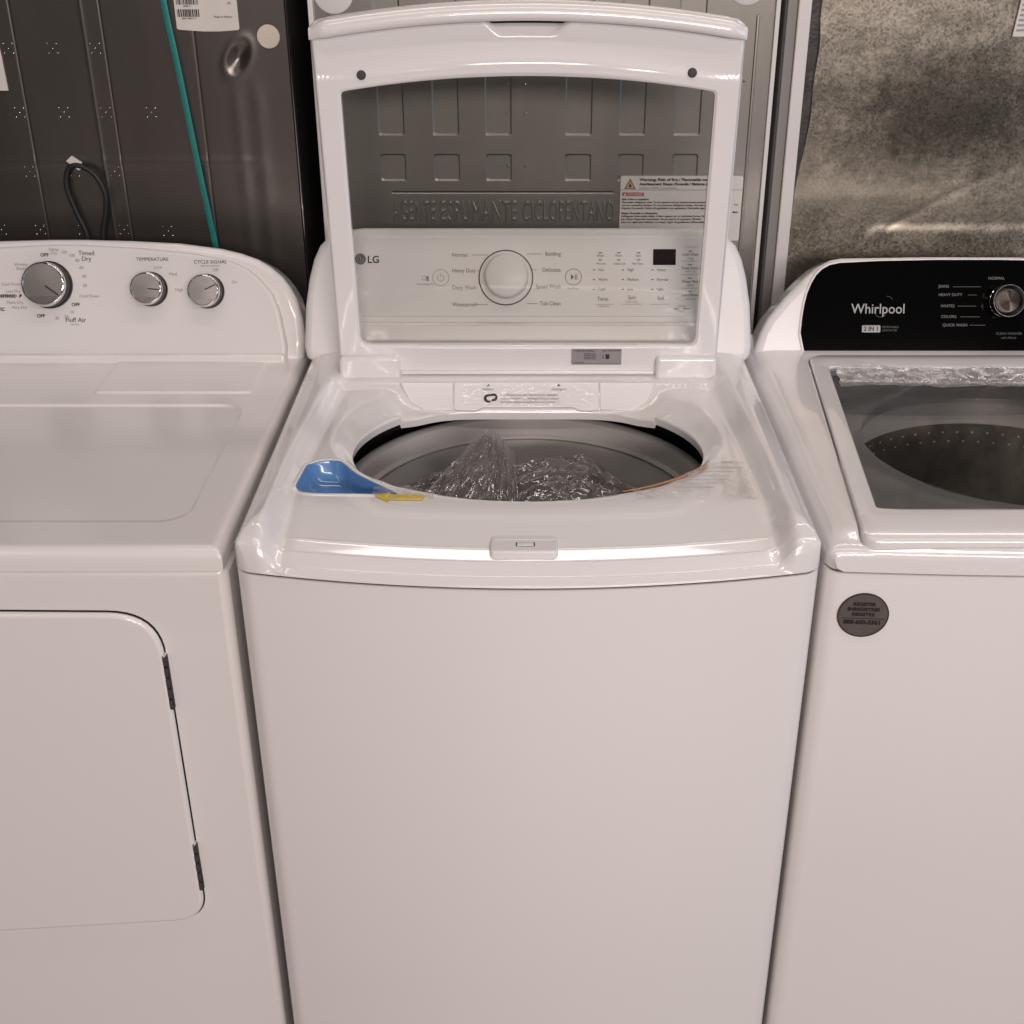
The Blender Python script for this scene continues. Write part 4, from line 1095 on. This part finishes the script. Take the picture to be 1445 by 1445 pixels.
def ridge_rect(fr, x0, x1, s0, s1, r, w, hh):
    o = rrect(x0, x1, s0, s1, r, 4); c = ((x0 + x1) / 2, (s0 + s1) / 2)
    v = []; n = len(o)
    for ins, h in ((0.0, 0.0), (w * 0.5, hh), (w, hh * 1.05)):
        i = rrect(x0 + ins, x1 - ins, s0 + ins, s1 - ins, max(0.0005, r - ins), 4)
        v += [tuple(fr.pt(x, s, h)) for x, s in i]
    f = grid_faces(3, n, True) + [tuple(2 * n + k for k in range(n))]
    return v, f
for x0, x1, s0, s1 in ((0.3600, 0.3655, 0.9, 1.44), (-0.3180, -0.3130, 0.9, 1.44)):
    v, f = ridge_rect(PF, x0, x1, s0, s1, 0.002, 0.002, 0.003)
    finish('pressed_rib', [(a, b - 0.001, c) for a, b, c in v], f, 'panel_zinc', bpn, smooth=40)
for word, x0, x1 in (('AGENTE', -0.2285, -0.1560), ('ESPUMANTE', -0.1470, -0.0180), ('CICLOPENTANO', -0.0090, 0.1455)):
    tv_, tf_ = text_geo(word, 0.047, 0.0006, 0.0016, -0.0006, 'LEFT', 1.15)
    a0 = min(q[0] for q in tv_); a1 = max(q[0] for q in tv_)
    finish('pressed_lettering', [PF.pt(x0 + (q[0] - a0) / (a1 - a0) * (x1 - x0), 1.1285 + q[1], 0.0020 + q[2]) for q in tv_], tf_, 'panel_zinc', bpn, smooth=60)
for x, s in ((-0.033, 1.335), (-0.004, 1.335), (-0.033, 1.290), (-0.004, 1.290), (-0.033, 1.205), (-0.004, 1.205), (0.3480, 1.3400)):
    lathe('rivet', 'chrome', bpn, PF, x, s, [(0.0024, 0.0), (0.0020, 0.002), (0.0001, 0.003)], 12, 60, False)
for x, s in ((-0.3040, 1.4720), (0.3420, 1.4850)):
    lathe('round_cap', 'fridge_white', bpn, PF, x, s, [(0.0310, 0.001), (0.0310, 0.0025), (0.0295, 0.0034), (0.0001, 0.0036)], 48, 40, False)
wl = prism('warning_label', 'paper_white', bpn, PF, rrect(0.1545, 0.3585, 1.0800, 1.1890, 0.003, 3), 0.0008, 0.0052)
wl['label'] = 'white fire warning label'
prism('label_sheet', 'paper_white', bpn, PF, [(0.105, 1.4665), (0.325, 1.4665), (0.325, 1.56), (0.105, 1.56)], 0.0008, 0.0052)
p = Print(PF, 0.0056)
p.text('Warning: Risk of fire / Flammable material', 0.1860, 1.1830, 0.0062, bold=.00025, sx=1.22).text("Avertissement: Risque d'incendie / Matieres inflammables", 0.1860, 1.1758, 0.0062, bold=.00025, sx=0.99)
p.text('Risk of fire or explosion.', 0.1575, 1.1505, 0.0046, bold=.00018)
p.text('Risque d\'incendie ou d\'explosion.', 0.1575, 1.1270, 0.0046, bold=.00018)
p.text('hot', 0.3465, 1.1415, 0.005).text('dans', 0.3445, 1.1290, 0.005, bold=.0002)
for k, b in enumerate(('Flammable refrigerant used. To be repaired only by trained service personnel. Do', 'not use mechanical devices. Do not puncture refrigerant tubing. Use only parts', 'Dispose of properly. Follow all applicable local regulations. Flammable agent')):
    p.text(b, 0.1575, 1.1455 - 0.0050 * k, 0.0044, bold=.00012, sx=1.05)
for k, b in enumerate(('Refrigerant inflammable utilise. A faire reparer par un technicien forme. Ne', 'pas utiliser d\'appareils mecaniques. Ne pas percer la tuyauterie. Eliminer', 'selon les reglements federaux ou locaux. Agent de gonflement inflammable')):
    p.text(b, 0.1575, 1.1220 - 0.0050 * k, 0.0044, bold=.00012, sx=1.05)
p.rect(0.1545, 0.3585, 1.1660, 1.1664)
p.build('lettering', 'dark_print', wl)
p = Print(PF, 0.0056); p.text('Isobutane R600a Cyclopentane', 0.1860, 1.1695, 0.0050); p.build('lettering', 'light_print', wl)
p = Print(PF, 0.0056); p.rect(0.1580, 0.1940, 1.1560, 1.1620); rb = p.build('danger_strip', 'red_print', wl)
p = Print(PF, 0.0062); p.text('DANGER', 0.1665, 1.1590, 0.0066, sx=.95).poly([(0.1600, 1.1568), (0.1650, 1.1568), (0.1625, 1.1612)]); p.build('lettering', 'paper_white', rb)
p = Print(PF, 0.0056); p.poly([(0.1610, 1.1680), (0.1800, 1.1680), (0.1705, 1.1850)]); tr1 = p.build('hazard_triangle', 'dark_print', wl)
p = Print(PF, 0.0062); p.poly([(0.1632, 1.1692), (0.1778, 1.1692), (0.1705, 1.1824)]); t2 = p.build('triangle_face', 'hazard_orange', tr1)
p = Print(PF, 0.0068); p.poly([(0.1685, 1.1710), (0.1727, 1.1710), (0.1722, 1.1745), (0.1704, 1.1785), (0.1700, 1.1760), (0.1688, 1.1750)]); p.build('flame_mark', 'dark_print', t2)

# --- left: dark brushed back with a dent, punch marks, seams
M0 = fridge('refrigerator with dark dented metal back, behind the dryer', -1.12, -0.3785, 'panel_dark', 'void_black')
pv = []
px = [-1.11 + 0.7285 * i / 240 for i in range(241)]; ps = [0.05 + 1.69 * j / 420 for j in range(421)]
def dent(x, z):
    h = 0.0
    dx, dz = x + 0.4607, z - 1.377
    u = dx * math.cos(R(-30)) + dz * math.sin(R(-30)); w = -dx * math.sin(R(-30)) + dz * math.cos(R(-30))
    q = math.hypot(u / 0.0105, w / 0.018)
    h -= 0.0088 * math.exp(-q * q) 
    h += 0.0016 * math.exp(-((q - 1.7) / 0.5) ** 2)
    # soft vertical flutes under the dent and broad waviness of thin sheet
    h += 0.0009 * math.exp(-((x + 0.436) / 0.012) ** 2) * sstep(1.36, 1.30, z)
    h += 0.0007 * math.exp(-((x + 0.470) / 0.010) ** 2) * sstep(1.36, 1.30, z)
    h += 0.0016 * noise.noise(Vector((x * 5.0, z * 1.6, 4.2)))
    # long horizontal fold
    h += 0.0013 * math.exp(-((z - 1.212) / 0.010) ** 2) * sstep(-0.40, -0.46, x)
    # vertical pressed steps
    for sx_, wd in ((-0.8115, 0.0012), (-0.6705, 0.0012), (-0.5270, 0.0012)):
        h -= 0.0008 * math.exp(-((x - sx_) / wd) ** 2)
    h += 0.0005 * math.exp(-((x + 0.700) / 0.0022) ** 2)
    return h
extra = []
for c in (-0.8115, -0.6705, -0.5270, -0.700): extra += [c - 0.003, c - 0.0018, c - 0.0009, c, c + 0.0009, c + 0.0018, c + 0.003]
px = sorted(set([round(a, 5) for a in px + extra]))
px = [a for i, a in enumerate(px) if i == 0 or a - px[i - 1] > 0.0004]
for z in ps:
    for x in px: pv.append((x, FY - 0.0100 - dent(x, z), z))
lp = finish('back_panel', pv, grid_faces(len(ps), len(px)), 'panel_dark', M0, smooth=180)
dotc = [(-0.8237, 1.3908), (-0.7538, 1.3908), (-0.6861, 1.3908), (-0.8240, 1.2925), (-0.7525, 1.2925), (-0.6844, 1.2925), (-0.6105, 1.2925), (-0.8252, 1.1978), (-0.7509, 1.1978), (-0.6849, 1.1978),
        (-0.8913, 1.1001), (-0.8250, 1.1001), (-0.7528, 1.1001), (-0.6841, 1.1001), (-0.6098, 1.0977)]
for cx, cz in dotc:
    v = []; f = []
    for ox, oz in ((0, 0), (-0.0072, 0.0072), (0.0072, 0.0072), (-0.0072, -0.0072), (0.0072, -0.0072)):
        b0 = len(v); yb = FY - 0.0100 - dent(cx + ox, cz + oz)
        for r, h in ((0.0016, 0.0), (0.0011, 0.0010)):
            for k in range(8): v.append((cx + ox + r * math.cos(k * math.pi / 4), yb - h + 0.0004, cz + oz + r * math.sin(k * math.pi / 4)))
        v.append((cx + ox, yb - 0.0011, cz + oz))
        for k in range(8):
            f.append((b0 + k, b0 + (k + 1) % 8, b0 + 8 + (k + 1) % 8, b0 + 8 + k)); f.append((b0 + 8 + k, b0 + 8 + (k + 1) % 8, b0 + 16))
    finish('punch_marks', v, f, 'chrome', lp, smooth=60)
LP = Frame((0, FY - 0.0135, 0), 0)
bl = prism('barcode_label', 'paper_white', lp, LP, [(-0.5515, 1.4205), (-0.5480, 1.4190), (-0.5100, 1.4165), (-0.4850, 1.4165), (-0.4560, 1.4185), (-0.4535, 1.4205), (-0.4535, 1.545), (-0.5515, 1.545)], -0.002, 0.0004)
p = Print(LP, 0.0008)
rng = random.Random(3)
for s0, s1 in ((1.4560, 1.4670), (1.4380, 1.4490), (1.4750, 1.486)):
    x = -0.5480
    while x < -0.5140:
        w = rng.choice((0.0006, 0.0009, 0.0014, 0.002)); p.rect(x, x + w, s0, s1); x += w + rng.choice((0.0007, 0.001, 0.0015))
p.text('00412 88351 6', -0.5310, 1.4355, 0.0036, 'CENTER').text('0088121', -0.5310, 1.4535, 0.0036, 'CENTER').text('Made in Mexico', -0.4770, 1.4380, 0.0044, 'CENTER', sx=1.0).text('US', -0.4660, 1.4580, 0.0050, 'CENTER')
p.build('lettering', 'dark_print', bl)
bl['label'] = 'white barcode label'
prism('paper_label', 'paper_white', lp, LP, [(-0.98, 1.3270), (-0.8345, 1.3270), (-0.8355, 1.3800), (-0.84, 1.46), (-0.98, 1.46)], -0.002, 0.0004)
rs = prism('round_sticker', 'paper_cream', lp, LP, circle(-0.4090, 1.4090, 0.0178, 40), -0.0015, 0.0005)
rs['label'] = 'round cream sticker'
prism('edge_trim', 'chrome', M0, PF, [(-0.3815, 0.02), (-0.3790, 0.02), (-0.3790, 1.755), (-0.3815, 1.755)], -0.001, 0.004)

# --- right: spangled galvanised back inside a white flange
M2 = fridge('refrigerator with mottled galvanised back in a white frame, behind the black console', 0.4060, 1.16, 'panel_spangle', 'fridge_side')
prism('side_flange', 'fridge_white', M2, PF, [(0.4235, 0.02), (0.4440, 0.02), (0.4440, 1.755), (0.4235, 1.755)], -0.003, 0.010, 0.002, 2)
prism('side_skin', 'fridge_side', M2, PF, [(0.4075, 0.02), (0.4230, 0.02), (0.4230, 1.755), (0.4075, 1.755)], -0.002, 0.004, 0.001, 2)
qx = [0.4445 + 0.71 * i / 210 for i in range(211)]; qs = [0.05 + 1.69 * j / 420 for j in range(421)]
qv = []
def pan(x, z):
    h = 0.0030 * noise.noise(Vector((x * 4, z * 4, 8.0))) + 0.0008 * noise.noise(Vector((x * 22, z * 22, 1.0)))
    h += 0.0020 * sstep(0.009, -0.009, rr_sdf(x, z, 0.577, 1.10, 0.96, 1.1020, 0.022))         # raised pad low down
    # diagonal crease
    t = (x - 0.60) / (0.72 - 0.60)
    if 0 < t < 2.2:
        zc = 1.0965 + 0.068 * t - 0.013 * max(0, t - 1) ** 2 * 2
        h -= 0.0008 * math.exp(-((z - zc) / 0.007) ** 2) * sstep(0, 0.15, t) * sstep(2.2, 1.4, t)
    return h
for z in qs:
    for x in qx: qv.append((x, FY - 0.001 - pan(x, z), z))
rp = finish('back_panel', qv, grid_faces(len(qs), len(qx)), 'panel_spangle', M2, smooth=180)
ev_ = []  # dark mottled strip beside the flange, narrowing to nothing at the bottom
for j in range(60):
    z = 1.135 + 0.61 * j / 59
    for i in range(5):
        x = 0.4448 + sstep(1.13, 1.30, z) * (0.0165 + 0.004 * noise.noise(Vector((0, z * 14, 2)))) * i / 4
        ev_.append((x, FY - 0.0065 - 0.0012 * noise.noise(Vector((x * 120, z * 60, 5))) + 0.004 * (i == 4), z))
finish('edge_strip', ev_, grid_faces(60, 5), 'dark_strip', rp, smooth=40)
RP = Frame((0, FY - 0.006, 0), 0)
nl = prism('notice_label', 'paper_white', rp, RP, [(0.766, 1.4080), (0.90, 1.4080), (0.90, 1.54), (0.777, 1.54)], -0.003, 0.001)
p = Print(RP, 0.0014)
for k in range(14): p.rect(0.7705 + 0.0006 * k, 0.895, 1.4160 + 0.0075 * k, 1.4190 + 0.0075 * k)
p.build('printed_line', 'light_print', nl)

# ---- looped power cord and strap against the left refrigerator
cp = spline([(-0.7390, FY - 0.0210, 0.96), (-0.7425, FY - 0.0210, 1.085), (-0.7560, FY - 0.0200, 1.135), (-0.7645, FY - 0.0200, 1.175), (-0.7570, FY - 0.0200, 1.203), (-0.7400, FY - 0.0210, 1.2100), (-0.7150, FY - 0.0220, 1.1960),
             (-0.7015, FY - 0.0230, 1.165), (-0.7060, FY - 0.0230, 1.130), (-0.7170, FY - 0.0230, 1.085), (-0.7230, FY - 0.0230, 0.96)], 10)
cord = tube('power_cord', 'black_rubber', None, cp, 0.0046, 10)
tag(cord, 'black power cord looped up against the dark metal panel', 'power cord')
TPF = Frame((-0.7460, FY - 0.0205, 1.2130), 0)
tp = prism('masking_tape', 'paper_white', None, TPF, [(-0.0120, 0.004), (-0.002, 0.0125), (0.0130, 0.002), (0.0120, -0.008), (0.006, -0.011), (-0.003, -0.003)], -0.003, 0.0012)
tag(tp, 'scrap of white tape holding the top of the black cord loop', 'tape')
sp = spline([(-0.5690, FY - 0.0190, 1.56), (-0.5660, FY - 0.0190, 1.4612), (-0.5560, FY - 0.0190, 1.36), (-0.5420, FY - 0.0190, 1.20), (-0.5300, FY - 0.0190, 1.08), (-0.5190, FY - 0.0190, 0.96)], 14)
stp = tube('packing_strap', 'teal_strap', None, sp, 0.005, 8, flat=(0.0048, 0.0008))
tag(stp, 'teal plastic packing strap hanging down the dark metal panel', 'strap')
